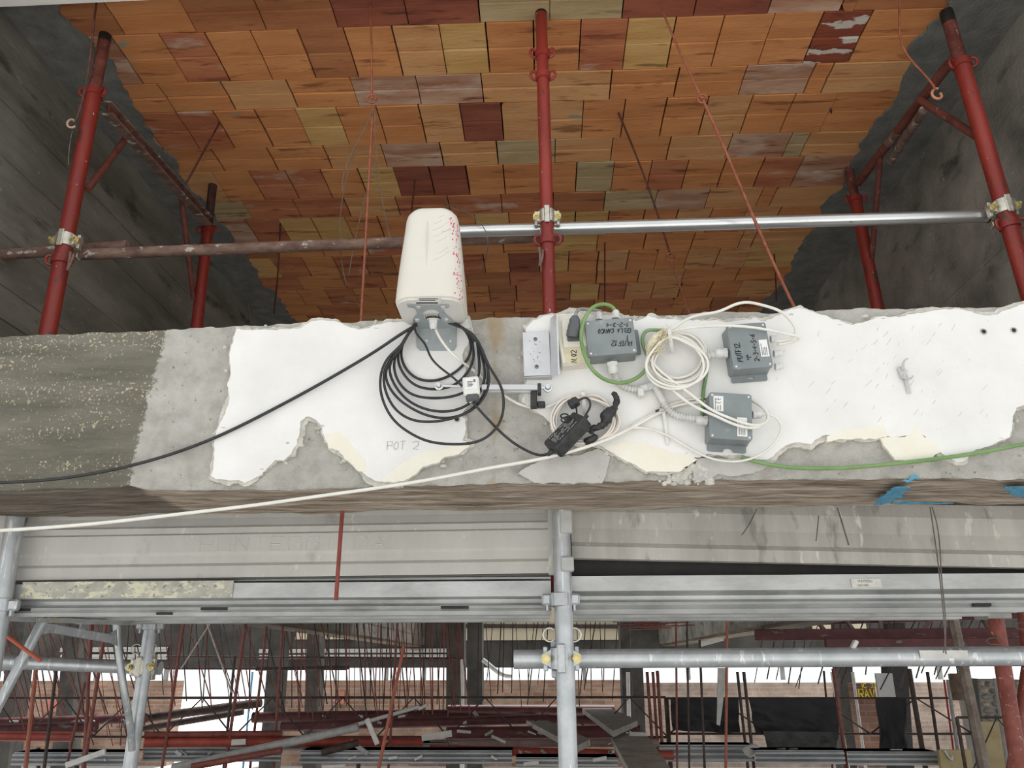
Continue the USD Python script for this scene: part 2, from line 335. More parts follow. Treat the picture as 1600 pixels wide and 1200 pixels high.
def concrete_beam_mat():
    n = {'g': ('geometry', {}), 's': ('separate_xyz', {}), 'jn': ('noise_texture', {'scale': 55.0, 'detail': 5.0, 'roughness': .7}), 'jm': ('math', {'math_type': 'multiply_add', 'value2': .07, 'value3': -.035}),
         'xa': ('math', {'math_type': 'add'}), 'zk': ('math', {'math_type': 'multiply_add', 'value2': -.085, 'value3': .085 * 2.2}), 'xb': ('math', {'math_type': 'add'}),
         'mk': ('map_range', {'from_min': XDARK - .004, 'from_max': XDARK + .004, 'clamp': True}),
         'dm': ('mapping', {'scale': (.35, 1, 2.2)}), 'dn': ('noise_texture', {'scale': 9.0, 'detail': 7.0, 'roughness': .65}), 'dr': ('rgb_ramp', {'ramp': [(.30, (.105, .098, .075)), (.52, (.185, .172, .135)), (.70, (.245, .235, .20))]}),
         'sn': ('noise_texture', {'scale': 170.0, 'detail': 3.0, 'roughness': .6}), 'sb': ('noise_texture', {'scale': 5.0, 'detail': 3.0}), 'sbm': ('mapping', {'scale': (.4, 1, 3.0)}), 'sa': ('math', {'math_type': 'multiply_add', 'value2': .42}),
         'sr': ('map_range', {'from_min': .835, 'from_max': .875, 'clamp': True}), 'sx': ('mix_color', {'b': (.56, .49, .33)}),
         'ln': ('noise_texture', {'scale': 16.0, 'detail': 8.0, 'roughness': .65}), 'lr': ('rgb_ramp', {'ramp': [(.28, (.35, .335, .30)), (.5, (.49, .475, .435)), (.72, (.60, .585, .54))]}),
         'ls': ('noise_texture', {'scale': 70.0, 'detail': 4.0, 'roughness': .7}), 'lsr': ('map_range', {'from_min': .64, 'from_max': .70, 'clamp': True}), 'lx': ('mix_color', {'b': (.20, .185, .16)}),
         'rn': ('noise_texture', {'scale': 6.0, 'detail': 4.0}), 'rd': ('math', {'math_type': 'subtract', 'value2': P(772, 700, 0)[0]}), 'ra': ('math', {'math_type': 'absolute'}), 'rq': ('math', {'math_type': 'multiply_add', 'value2': -7.0, 'value3': .20}), 'rs': ('math', {'math_type': 'add'}),
         'rr': ('map_range', {'from_min': .58, 'from_max': .72, 'to_max': .8, 'clamp': True}), 'rx': ('mix_color', {'b': (.40, .30, .18)}),
         'x': ('mix_color', {}), 'bn': ('noise_texture', {'scale': 150.0, 'detail': 5.0, 'roughness': .7}), 'b': ('bump', {'strength': .9, 'distance': .007}), 'p': ('principled_bsdf', {'roughness': .88})}
    l = [('g.position', 's.vector'), ('g.position', 'jn.vector'), ('jn.fac', 'jm.value1'), ('s.x', 'xa.value1'), ('jm.value', 'xa.value2'), ('s.z', 'zk.value1'), ('xa.value', 'xb.value1'), ('zk.value', 'xb.value2'), ('xb.value', 'mk.value'),
         ('g.position', 'dm.vector'), ('dm.vector', 'dn.vector'), ('dn.fac', 'dr.fac'), ('g.position', 'sn.vector'), ('g.position', 'sbm.vector'), ('sbm.vector', 'sb.vector'), ('sb.fac', 'sa.value1'), ('sn.fac', 'sa.value3'), ('sa.value', 'sr.value'), ('sr.result', 'sx.fac'), ('dr.color', 'sx.a'),
         ('g.position', 'ln.vector'), ('ln.fac', 'lr.fac'), ('g.position', 'ls.vector'), ('ls.fac', 'lsr.value'), ('lsr.result', 'lx.fac'), ('lr.color', 'lx.a'),
         ('g.position', 'rn.vector'), ('s.x', 'rd.value1'), ('rd.value', 'ra.value1'), ('ra.value', 'rq.value1'), ('rq.value', 'rs.value1'), ('rn.fac', 'rs.value2'), ('rs.value', 'rr.value'), ('rr.result', 'rx.fac'), ('lx.result', 'rx.a'),
         ('mk.result', 'x.fac'), ('sx.result', 'x.a'), ('rx.result', 'x.b'), ('x.result', 'p.base_color'), ('g.position', 'bn.vector'), ('bn.fac', 'b.height'), ('b.normal', 'p.normal')]
    return usdkit.material(stage, '/World/Looks/weathered_beam_concrete', n, l, surface='p.BSDF')
beam = thing('concrete_beam', 'wide concrete beam with flaking white plaster, carrying all the boxes and cables', 'beam')
obj('body', front, concrete_beam_mat(), beam, smooth=50)
def sec_soff(i):
    x = BX[i]; t = np.linspace(0, 1, 20); zr = zbot[i] * 0 + np.interp(x, [-1.3, 1.3], [P(0, 806, TH)[2], P(1600, 787, TH)[2]])
    z = zbot[i] + (zr - zbot[i]) * np.minimum(1, t * 3) ** .7; return np.c_[np.full(20, x), TH * (1 - t), z[::-1]]
soff = shell(sec_soff); v = soff.vertices.copy(); inner = (v[:, 1] > .004)
v[:, 2] += inner * ((meshkit.fbm(v * [5, 40, 1], 4, 2) - .5) * .018 + (meshkit.fbm(v * [14, 90, 1], 3, 5) - .5) * .008); soff.vertices = v
def soffit_mat():
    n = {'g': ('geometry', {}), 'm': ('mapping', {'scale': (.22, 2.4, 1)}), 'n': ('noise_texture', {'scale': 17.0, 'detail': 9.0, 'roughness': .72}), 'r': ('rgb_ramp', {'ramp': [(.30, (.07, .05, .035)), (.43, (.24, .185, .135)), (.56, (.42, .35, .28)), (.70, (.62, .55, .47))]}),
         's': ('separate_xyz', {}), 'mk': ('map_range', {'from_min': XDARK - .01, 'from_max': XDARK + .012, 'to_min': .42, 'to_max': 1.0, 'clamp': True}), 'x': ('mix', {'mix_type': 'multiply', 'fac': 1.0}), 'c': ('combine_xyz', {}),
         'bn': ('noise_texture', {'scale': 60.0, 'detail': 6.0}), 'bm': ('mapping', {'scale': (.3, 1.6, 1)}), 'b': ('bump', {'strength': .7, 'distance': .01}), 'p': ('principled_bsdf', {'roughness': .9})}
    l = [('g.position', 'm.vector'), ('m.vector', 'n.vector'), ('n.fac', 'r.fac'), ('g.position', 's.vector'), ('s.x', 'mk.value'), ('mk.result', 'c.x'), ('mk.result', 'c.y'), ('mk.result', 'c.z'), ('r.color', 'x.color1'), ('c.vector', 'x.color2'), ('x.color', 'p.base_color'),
         ('g.position', 'bm.vector'), ('bm.vector', 'bn.vector'), ('bn.fac', 'b.height'), ('b.normal', 'p.normal')]
    return usdkit.material(stage, '/World/Looks/formwork_stained_concrete', n, l, surface='p.BSDF')
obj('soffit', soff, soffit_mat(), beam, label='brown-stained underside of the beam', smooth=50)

# --- plaster sheets on the face
PL1 = [(372, 517), (400, 518), (440, 519), (470, 516), (480, 509), (490, 503), (505, 502), (525, 504), (540, 511), (560, 517), (575, 514), (592, 509), (610, 505), (640, 503), (700, 501), (728, 503), (733, 512), (730, 542), (722, 557), (727, 575), (721, 600), (735, 625), (722, 645), (727, 670), (725, 691), (737, 695), (716, 711), (694, 714), (687, 723), (662, 729), (650, 742), (634, 750), (619, 753), (600, 754), (583, 753), (575, 746), (562, 736), (541, 717), (531, 706), (516, 701), (506, 682), (503, 667), (494, 656), (481, 653), (472, 661), (470, 676), (466, 692), (459, 711), (447, 721), (434, 720), (425, 729), (416, 743), (400, 751), (384, 756), (362, 756), (340, 748), (333, 745), (335, 720), (338, 700), (341, 680), (350, 660), (357, 640), (360, 625), (358, 605), (360, 590), (361, 570), (363, 550), (366, 530)]
PL3 = [(822, 515), (832, 504), (850, 496), (877, 494), (900, 493), (960, 497), (995, 503), (1010, 496), (1022, 499), (1040, 500), (1075, 502), (1085, 501), (1110, 504), (1137, 506), (1150, 504), (1175, 499), (1190, 504), (1202, 500), (1212, 495), (1222, 488), (1237, 485), (1253, 486), (1280, 495), (1307, 503), (1328, 507), (1360, 505), (1371, 499), (1413, 495), (1453, 488), (1488, 485), (1507, 487), (1536, 495), (1555, 493), (1573, 486), (1587, 481), (1600, 478), (1690, 476), (1690, 630), (1600, 635), (1587, 639), (1581, 652), (1577, 673), (1573, 687), (1549, 697), (1533, 703), (1512, 711), (1504, 720), (1491, 721), (1472, 711), (1456, 695), (1437, 681), (1420, 681), (1376, 683), (1340, 683), (1307, 683), (1283, 684), (1267, 697), (1237, 695), (1216, 700), (1208, 711), (1200, 719), (1165, 715), (1105, 712), (1087, 715), (1060, 735), (1030, 737), (1010, 735), (982, 720), (962, 712), (932, 697), (905, 690), (880, 680), (860, 662), (850, 651), (832, 640), (817, 632), (822, 600), (822, 560)]
C_ = {'a': [(508, 680), (530, 680), (545, 690), (558, 705), (570, 722), (572, 738), (562, 738), (541, 719), (531, 708), (514, 702)],
      'b': [(600, 745), (640, 718), (670, 706), (715, 696), (737, 697), (716, 712), (694, 716), (687, 725), (662, 731), (650, 744), (634, 752), (600, 754)],
      'c': [(1375, 686), (1420, 680), (1432, 665), (1437, 681), (1456, 695), (1467, 709), (1455, 716), (1420, 724), (1395, 720), (1385, 707), (1378, 697)],
      'd': [(1290, 682), (1310, 673), (1360, 668), (1380, 666), (1381, 685), (1340, 685), (1307, 686), (1290, 690)],
      'e': [(945, 697), (975, 690), (1005, 695), (1040, 705), (1070, 712), (1090, 717), (1060, 738), (1030, 740), (1010, 738), (982, 723), (962, 714)]}
G_ = {'a': [(862, 716), (905, 712), (935, 702), (955, 714), (938, 754), (832, 755), (808, 742), (830, 728)], 'b': [(1087, 719), (1165, 717), (1212, 719), (1190, 736), (1150, 746), (1122, 741), (1102, 750), (1085, 756), (1082, 738)],
      'c': [(250, 518), (372, 511), (366, 560), (358, 640), (335, 730), (330, 762), (222, 762), (236, 640)]}
M_pl = mat('white_plaster', (.71, .705, .685), (.80, .795, .78), 5, .82, bump=.12, bscale=50, spots=[((.70, .66, .55), 3.0, .60, .2, (1, 1, 1)), ((.45, .44, .42), 90, .74, .02, (1, 1, .25))])
M_under = mat('plaster_undercoat', (.52, .50, .45), (.76, .73, .66), 40, .9, bump=.8, bscale=140)
M_cream = mat('cream_coat', (.76, .72, .60), (.80, .775, .69), 12, .85, bump=.2, bscale=90)
M_grey = mat('grey_render', (.42, .41, .385), (.53, .52, .49), 9, .9, bump=.35, bscale=160, spots=[((.24, .23, .21), 55, .70, .03, (1, 1, 1))])
pl = [jag(face_poly(q), .0035, .004, s) for s, q in ((1, PL1), (2, PL3))]
for s, q in enumerate(pl):
    obj('plaster_undercoat', facing(jag(q.buffer(.006), .007, .005, 20 + s, 45).union(q.buffer(.001)), .012, .006), M_under, beam, label='broken edge of the plaster')
    obj('plaster_sheet', facing(q, .013, .003), M_pl, beam, label='white plaster sheet with scratches')
for i, (k, q) in enumerate(C_.items()):
    obj('cream_coat', facing(jag(face_poly(q), .003, .004, 40 + i), .0147 if k not in 'cd' else .0143, .004), M_cream, beam, label='cream-coloured coat')
for i, (k, q) in enumerate(G_.items()):
    if k == 'c': continue
    obj('grey_render', facing(jag(face_poly(q), .003, .004, 60 + i), .0105, .004), M_grey, beam, label='smooth grey render')
# loose crumbs of plaster along the broken edges
rc = random.Random(3); crumbs = []
for k in range(170):
    q = pl[k % 2].exterior if pl[k % 2].geom_type == 'Polygon' else max(pl[k % 2].geoms, key=lambda g: g.area).exterior
    c = np.array(q.interpolate(rc.random(), normalized=True).coords[0]) + np.array([rc.gauss(0, .012), rc.gauss(0, .012)])
    if c[1] < 2.03 or c[1] > 2.40: continue
    s = rc.uniform(.0025, .007); m = trimesh.creation.icosphere(0, s); m.vertices *= [rc.uniform(.7, 1.6), .8, rc.uniform(.6, 1.2)]; m.apply_translation((c[0], -.006, c[1])); crumbs.append(m)
for k in range(90):
    a = P(rc.uniform(1030, 1110), rc.uniform(728, 757), 0); s = rc.uniform(.003, .009); m = trimesh.creation.icosphere(0, s); m.vertices *= [rc.uniform(.8, 1.7), .8, rc.uniform(.6, 1.2)]; m.apply_translation((a[0], -.003, a[2])); crumbs.append(m)
obj('plaster_crumbs', cat_(crumbs), M_under, beam, kind='stuff')
M_blue = mat('blue_spray', (.04, .22, .36), (.12, .36, .52), 60, .8, spots=[((.34, .29, .23), 45, .60, .05, (.5, 1, 1))])
obj('blue_paint_mark', facing(jag(face_poly([(1405, 751), (1420, 744), (1434, 739), (1437, 743), (1422, 751)]), .006, .003, 71), .0008, -.006), M_blue, beam, label='blue spray mark')
def soff_patch(pix, s):
    q = jag(Polygon([(lambda w: (w[0], w[1]))(Pz(a, b, zb_)) for a, b in pix]).buffer(0), .009, .003, s, 60); m = extr(q, .002); m.apply_translation((0, 0, zb_ - .010)); return m
zb_ = float(np.interp(P(1400, 760, 0)[0], BX, zbot)) - .004
obj('blue_paint_mark', soff_patch([(1402, 755), (1425, 755), (1405, 771), (1385, 782), (1366, 782), (1372, 770)], 72), M_blue, beam, label='blue spray mark')
obj('blue_paint_mark', soff_patch([(1395, 777), (1440, 780), (1488, 782), (1440, 783), (1395, 782)], 73), M_blue, beam, label='blue spray mark')
obj('blue_paint_mark', soff_patch([(1566, 756), (1610, 754), (1612, 772), (1585, 768)], 74), M_blue, beam, label='blue spray mark')
# ================================================================ PROPS, TUBES AND COUPLERS IN THE BAY
M_red = mat('red_painted_steel', (.20, .019, .013), (.29, .034, .023), 9, .45, bump=.15, bscale=120, stretch=(1, 1, .3), spots=[((.085, .03, .02), 22, .60, .05, (1, 1, .4)), ((.55, .50, .45), 75, .685, .02, (1, 1, .6))])
M_redrust = mat('rusty_red_steel', (.11, .024, .017), (.21, .06, .042), 16, .7, bump=.5, bscale=140, spots=[((.30, .24, .20), 45, .64, .04, (1, 1, .6)), ((.04, .02, .016), 30, .64, .05, (1, 1, 1))])
M_rust = mat('rusty_brown_steel', (.115, .06, .045), (.24, .155, .12), 25, .75, bump=.4, bscale=120, stretch=(.5, 1, 1), spots=[((.50, .46, .42), 28, .60, .06, (.6, 1, 1))])
M_black = mat('black_steel', (.008, .007, .007), (.02, .018, .016), 20, .6)
M_galv = mat('galvanised_steel', (.42, .445, .46), (.54, .565, .58), 18, .36, metal=.6, bump=.06, bscale=90, spots=[((.30, .315, .325), 9, .58, .2, (1, 1, 1)), ((.74, .76, .76), 70, .60, .06, (1, 1, .10))])
M_galvdull = mat('dull_galvanised_steel', (.36, .37, .37), (.52, .53, .52), 10, .55, metal=.35, bump=.15, bscale=70, stretch=(.7, 1, 1), spots=[((.62, .61, .56), 24, .62, .08, (1, 1, .5)), ((.22, .22, .21), 16, .62, .08, (1, 1, .4))])
M_zinc = mat('yellowed_zinc', (.52, .49, .40), (.70, .68, .60), 40, .35, metal=.8, bump=.2, bscale=120)
M_brass = mat('yellow_passivated_bolt', (.60, .50, .22), (.74, .64, .34), 40, .35, metal=.8)
M_inside = mat('tube_inside', (.06, .065, .07), (.11, .115, .12), 30, .6)
DECK = 1.83
one('timber_plank', box((XL + .01, 1.83, 2.0), (XR - .01, 2.07, 2.05), .004), mat('old_plank', (.16, .13, .09), (.28, .23, .17), 9, .85, stretch=(.2, 2, 2)), 'timber plank behind the beam carrying the two rear props', 'plank')
def lug_pair(prim, c, ax, r, m, name='collar'):
    """a collar with an open C-shaped lug on either side"""
    c = np.asarray(c); ax = unit(ax); side = unit(np.cross(ax, [0, 1.0, 0]))
    ms = [lathe([(r, -.016), (r + .006, -.014), (r + .006, .014), (r, .016)], c, ax, 18)]
    for s in (-1, 1):
        q = [c + s * side * (r + .002) + ax * .014 + np.array([0, -.006, 0]), c + s * side * (r + .016) + ax * .016 + np.array([0, -.012, 0]), c + s * side * (r + .023) + ax * .006 + np.array([0, -.014, 0]), c + s * side * (r + .021) - ax * .012 + np.array([0, -.012, 0]), c + s * side * (r + .006) - ax * .018 + np.array([0, -.004, 0])]
        ms.append(sweep(spline(q, 14), .0058, 7))
    return obj(name, cat_(ms), m, prim, smooth=40)
def steel_prop(label, bot, top, y, y2, r1, r2, coll, lugs=(), m1=None, m2=None, hole=False, pin=None):
    a, b = P(*bot, y), P(*top, y2); d = unit(b - a); a = a - d * ((a[2] - (DECK if y < 1.2 else 2.05)) / d[2]); c = P(*coll, y + (y2 - y) * .5); c = a + d * ((c - a) @ d)
    t = thing('steel_prop', label, 'steel prop', a, group=None)
    obj('base_plate', box(a + [-.06, -.06, 0], a + [.06, .06, .006], .002), M_redrust, t)
    obj('outer_tube', sweep([a + [0, 0, .004], a + (c - a) * .5, c], r1, 20), m1 or M_red, t, smooth=40)
    obj('inner_tube', sweep([c - d * .02, b - d * .055], r2, 18), m2 or M_redrust, t, smooth=40)
    obj('head', sweep([b - d * .06, b - d * .02, b], [r2 * 1.02, r2 * 1.05, r2 * .98], 16), M_black, t, label='black head pressed under the ceiling', smooth=40)
    for q in [coll] + list(lugs):
        w = P(*q, y); w = a + d * ((w - a) @ d); lug_pair(t, w, d, r1, m1 or M_red)
    if pin:
        w = P(*pin, y - r1 - .012); obj('pin', cat_([sweep(spline([w + [0, 0, .03], w + [.004, -.004, .005], w + [.002, 0, -.045]], 12), .005, 7), sweep(spline([w + [.014, 0, .02], w + [.013, -.003, -.01], w + [.002, 0, -.047]], 12), .0045, 7)]), M_rust, t)
    AXES_.append((a, b))
    return t
AXES_ = []
def snap(px, py, k):
    a, b = AXES_[k]; c = P(px, py, PY); d = unit(b - a); return a + d * ((c - a) @ d)
PY = .85
steel_prop('red steel prop at the left side of the bay, rusty at its collar', (75, 518), (166, 48), PY, PY - .02, .030, .024, (146, 150), [(110, 408)], m2=M_redrust, pin=(108, 405))
steel_prop('red steel prop standing in the middle of the bay behind the plate bracket', (859, 490), (845, 4), PY, PY - .06, .0245, .0235, (850, 131), [(849, 98), (856, 379)], m2=M_red, pin=(842, 398))
steel_prop('red steel prop at the right side of the bay, flecked with white paint', (1603, 440), (1478, 18), PY, PY - .04, .030, .025, (1503, 108), [(1582, 352)], m2=M_redrust)
steel_prop('shorter red prop farther back on the left with a drilled dark head', (308, 505), (334, 276), 1.95, 1.95, .029, .023, (325, 360), m2=mat('dark_rusty_steel', (.035, .015, .012), (.07, .03, .022), 30, .7))
steel_prop('dark red prop farther back on the right below the diagonal rail', (1374, 492), (1316, 214), 1.95, 1.95, .030, .023, (1338, 312))
def bar(prim, name, a, b, r, m, n=12, label=None): return obj(name, sweep([a, b], r, n), m, prim, label, smooth=40)
t = thing('prop_rail', 'rusty channel rail running back from the left red prop under the ceiling edge', 'rail')
a, b = P(158, 158, PY), P(331, 352, 1.93); d = unit(b - a); a = a + d * .05; b = b - d * .045; sd = unit(np.cross(d, [0, 0, 1.0])); up = np.cross(sd, d)
def beam_bar(a, b, w, h, bev=.003):
    d = unit(b - a); s = unit(np.cross(d, [0, 0, 1.0])); u = np.cross(s, d); L = np.linalg.norm(b - a)
    return orient(box((0, -w / 2, -h / 2), (L, w / 2, h / 2), bev), d, -s, u, a)
obj('upper_flange', beam_bar(a + up * .022 - d * .02, b + up * .022, .05, .008), M_rust, t); obj('lower_flange', beam_bar(a - up * .022, b - up * .022, .05, .008), M_rust, t)
obj('web', beam_bar(a + sd * .0, b, .008, .046), M_redrust, t)
bar(t, 'brace', P(206, 204, 1.15), P(137, 296, PY + .02), .014, M_redrust); bar(t, 'brace', P(283, 308, 1.66), P(303, 468, 1.93), .013, M_redrust)
t = thing('prop_rail', 'rusty tube rail with a sleeve running back from the right red prop', 'rail')
a, b = P(1492, 88, PY), P(1336, 292, 1.93); a, b = a + unit(b - a) * .05, b - unit(b - a) * .045; bar(t, 'tube', a, b, .021, M_redrust, 16); w = a + (b - a) * .55; bar(t, 'sleeve', w - unit(b - a) * .05, w + unit(b - a) * .05, .026, M_rust, 16)
bar(t, 'brace', P(1437, 156, 1.12), P(1531, 216, PY + .02), .016, M_redrust); bar(t, 'brace', P(1376, 238, 1.6), P(1362, 405, 1.93), .014, M_redrust)
bar(t, 'lower_tube', P(1443, 172, 1.10), P(1392, 252, 1.60), .019, M_rust, 14, label='short second tube of the rail')

def coupler(name, label, c, ax1, ax2, r1, r2, m=None, off=.5, group=None):
    """right-angle scaffold coupler: one clamp round the tube along ax1 (in front), one round the tube along ax2 behind it, hinged flaps and bolts with nuts"""
    m = m or M_zinc; c = np.asarray(c); z = unit(ax1); x = unit(ax2 - z * (ax2 @ z)); y = np.cross(z, x); y = y if y[1] < 0 else -y
    t = thing(name, label, 'coupler', group=group)
    w = .026
    def band(c, axis, r):
        return lathe([(r + .0005, -w), (r + .004, -w), (r + .0055, -w * .5), (r + .0055, w * .5), (r + .004, w), (r + .0005, w)], c, axis, 24)
    obj('clamp', band(c, z, r1), m, t, smooth=35)
    c2 = c - y * (r1 + r2 + .004)
    obj('clamp', band(c2, x, r2), m, t, smooth=35)
    obj('saddle', orient(box((-.02, -.02, -.006), (.02, .02, .006), .002), x, z, y, c - y * (r1 + .004)), m, t)
    obj('strap', orient(box((-.011, -w - .010, -.003), (.011, w + .010, .004), .003), x, z, y, c + y * (r1 + .004)), m, t)
    for s in (-1, 1):
        o = c + x * s * (r1 + .014)
        obj('flap', cat_([orient(trimesh.convex.convex_hull(np.array([(-.012 * s, -.022, -.012), (.012 * s, -.011, -.006), (.012 * s, .011, -.006), (-.012 * s, .022, -.012), (-.012 * s, -.022, .006), (.012 * s, -.010, .004), (.012 * s, .010, .004), (-.012 * s, .022, .006)])), x, z, y, o + y * .006),
                          orient(box((-.004, -.03, -.03), (.008, .03, -.008), .002), x * s, z, y, o + y * .004)]), m, t)
        obj('bolt', cat_([hexa(o + y * .010, y, .0105, .009), sweep([o + y * .018, o + y * .030], .006, 10), lathe([(0, 0), (.0135, 0), (.0135, .002), (0, .002)], o + y * .0092, y, 14)]), M_brass, t, smooth=30)
        for q in (-1, 1):
            o2 = c2 + z * q * (r2 + .013); obj('bolt', cat_([hexa(o2 + y * .012 + x * s * .004, y, .0085, .007)]), M_brass, t) if s == 1 else None
            obj('lug', cat_([orient(box((-.010, -.010, -.016), (.010, .010, .014), .003), x, z, y, o2 + x * s * .016)]), m, t)
    return t
TY = PY + .056
def pipe(name, label, a, b, r, m, wall=.0035, n=22, group=None, cat='tube'):
    t = thing(name, label, cat, group=group)
    obj('pipe', tube(a, b, r, n, wall), m, t, smooth=40)
    return t
M_silver = mat('bright_galvanised_tube', (.62, .635, .64), (.74, .75, .755), 14, .26, metal=.85, bump=.05, bscale=60, stretch=(.3, 1, 1), spots=[((.25, .22, .20), 26, .66, .04, (.5, 1, 1))])
pipe('scaffold_tube', 'shiny galvanised tube across the right half of the bay, ending at the right prop', P(640, 364, TY), P(1556, 337, TY), .0245, M_silver)
pipe('scaffold_tube', 'long rusty tube across the left half of the bay, passing behind the white antenna', P(122, 398, TY + .012), P(880, 369, TY + .09), .0225, M_rust)
pipe('scaffold_tube', 'short rusty tube end overlapping the left red prop', P(-120, 407, TY + .064), P(200, 384, TY + .066), .0225, M_rust)
zax = lambda a, b, y: unit(P(*a, y) - P(*b, y))
coupler('pipe_coupler', 'zinc coupler clamping the tubes to the left red prop', snap(100, 378, 0), AXES_[0][1] - AXES_[0][0], np.array([1., 0, .03]), .0305, .0235)
coupler('pipe_coupler', 'zinc coupler clamping the shiny tube to the middle red prop', snap(855, 343, 1), AXES_[1][1] - AXES_[1][0], np.array([1., 0, .0]), .0255, .0255)
coupler('pipe_coupler', 'zinc coupler with splayed flaps at the right end of the shiny tube', snap(1569, 326, 2), AXES_[2][1] - AXES_[2][0], np.array([1., 0, .0]), .0305, .0255)

# --- thin rods hung from the ceiling
M_rod = mat('rust_red_rod', (.22, .055, .028), (.36, .11, .055), 40, .6, bump=.2)
M_rodd = mat('dark_rusty_rod', (.07, .022, .016), (.14, .045, .03), 40, .7)
def rod(label, pts, r=.0045, m=None, loop=None, n=40, name='hanging_rod', curl=.018, catg='rod', group=None):
    """pts: (px, py, y); loop: index of the point at which the rod is bent into an eye"""
    t = thing(name, label, catg, group=group); w = [P(*q) for q in pts]
    obj('bar', sweep(spline(w, n) if len(w) > 2 else w, r, 8), m or M_rod, t, smooth=50)
    if loop is not None:
        c = w[loop]; g = np.linspace(-.6, 6.6, 30); obj('eye', sweep(np.stack([c[0] + curl * np.cos(g), c[1] - .006 + .001 * g, c[2] + curl * np.sin(g)], 1), r, 8), m or M_rod, t, smooth=50)
    return t
rod('rust-red hanging rod with a knotted eye, left of the white antenna', [(578, -6, .70), (580, 60, .73), (581, 155, .78)], .0045, loop=2)
rod('orange rod running down from the knotted eye to the beam, left of the antenna', [(583, 166, .78), (578, 250, .78), (571, 380, .78), (563, 512, .78)], .005)
rod('long slanting orange rod with an eye, crossing the shiny tube', [(1030, 4, .72), (1062, 80, .74), (1097, 155, .76)], .0045, loop=2)
rod('slanting orange rod below the eye, reaching the beam right of the cable arch', [(1099, 158, .76), (1150, 275, .76), (1200, 392, .75), (1243, 484, .74)], .006)
rod('thin hooked rod with a pale curled end beside the left red prop', [(153, -8, .60), (142, 80, .64), (128, 160, .70), (118, 190, .72)], .0042, M_rodd)
M_hook = mat('pale_bent_wire', (.42, .27, .20), (.55, .38, .30), 30, .5)
def curl(label, c, r0, y, ph, m, r=.0045):
    g = np.linspace(0, 5.4, 26) + ph; w = P(*c, y); rr = r0 * (1 - .10 * np.linspace(0, 1, 26)); one('curled_hook', sweep(np.stack([w[0] + rr * np.cos(g), np.full(26, w[1]) - .003 + .0006 * np.arange(26), w[2] + rr * np.sin(g)], 1), r, 8), m, label, 'hook', smooth=50)
curl('pale curled hook at the end of the rod by the left prop', (110, 192), .016, .72, .4, M_hook)
rod('bent rod with an orange ring at its end over the right-hand wall', [(1405, -4, .70), (1407, 60, .72), (1413, 78, .73), (1440, 112, .76), (1462, 140, .78)], .0042, M_rod)
curl('orange curled ring at the end of the bent rod near the right wall', (1465, 146), .021, .80, 1.4, mat('orange_wire', (.52, .20, .10), (.62, .28, .16), 30, .5), .0055)
for lab, q in (('dark rod slanting down from a hole in the blocks above the left rail', [(343, 192, Pz(343, 192, CZ)[1]), (292, 284, Pz(343, 192, CZ)[1] - .3)]),
               ('dark vertical rod dropping from the ceiling above the antenna', [(655, 183, Pz(655, 183, CZ)[1]), (651, 250, 1.95), (643, 330, 1.9)]),
               ('dark rod from a broken block, right of the middle prop', [(966, 176, Pz(966, 176, CZ)[1]), (1010, 285, 1.7), (1047, 398, 1.7)]),
               ('dark rod in a split joint at the right edge of the ceiling', [(1297, 170, Pz(1297, 170, CZ)[1]), (1316, 225, 1.9)]),
               ('dark vertical rod far back right of the slanting orange rod', [(1206, 356, 2.9), (1210, 400, 2.9), (1213, 470, 2.9)]),
               ('dark vertical rod under the tube, left of the right orange rod', [(945, 366, 2.7), (945, 480, 2.7)]),
               ('dark rod far back left of the knotted rod', [(438, 350, Pz(438, 350, CZ)[1]), (436, 400, 2.6), (428, 490, 2.5)]),
               ('short dark rod with a flat head hanging far back near the beam', [(514, 458, 4.2), (512, 500, 4.2)]),
               ('short dark rod far back above the cable arch', [(1150, 440, 3.9), (1153, 490, 3.9)])):
    rod(lab, q, .005, M_rodd, n=16)
rod('orange rod below the small eye behind the right cables', [(1047, 402, 1.7), (1060, 440, 1.7), (1078, 492, 1.7)], .0045, M_rod, loop=0, curl=.02)
# loose tie wires
M_wire = mat('thin_tie_wire', (.10, .085, .07), (.17, .14, .11), 40, .6)
wires = [[(582, 172, .77), (562, 215, .78), (540, 262, .79), (535, 300, .80)], [(585, 170, .77), (590, 260, .80), (600, 330, .86), (612, 378, .90)], [(556, 230, .98), (537, 300, 1.0), (532, 390, 1.0), (541, 445, 1.0)], [(588, 250, .97), (565, 330, .97), (545, 430, .97)],
         [(392, 440, y_for(392, 440, XL + .02)), (388, 470, y_for(392, 460, XL + .02)), (396, 508, y_for(394, 480, XL + .02))], [(400, 440, y_for(400, 440, XL + .02)), (396, 480, y_for(398, 470, XL + .02)), (399, 508, y_for(400, 490, XL + .02))], [(744, 336, 1.2), (756, 356, .84), (762, 372, .84), (760, 400, .9), (754, 425, 1.0)], [(113, 205, .72), (108, 235, .72), (107, 258, .72)]]
for i, w in enumerate(wires):
    lab = ['loose tie wire hanging from the knotted eye, left strand', 'loose tie wire from the knotted eye to the rusty tube', 'slack tie wire left of the knotted rod', 'tie wire crossing the rusty tube left of the antenna', 'left of two pale wires on the dark left wall', 'right of two pale wires on the dark left wall', 'dark wire looped over the shiny tube right of the antenna', 'short wire dangling from the pale curled hook'][i]
    one('tie_wire', sweep(spline([P(*q) for q in w], 24), .0017, 5), M_wire if i not in (4, 5) else mat('pale_wire', (.30, .30, .28)), lab, 'wire')

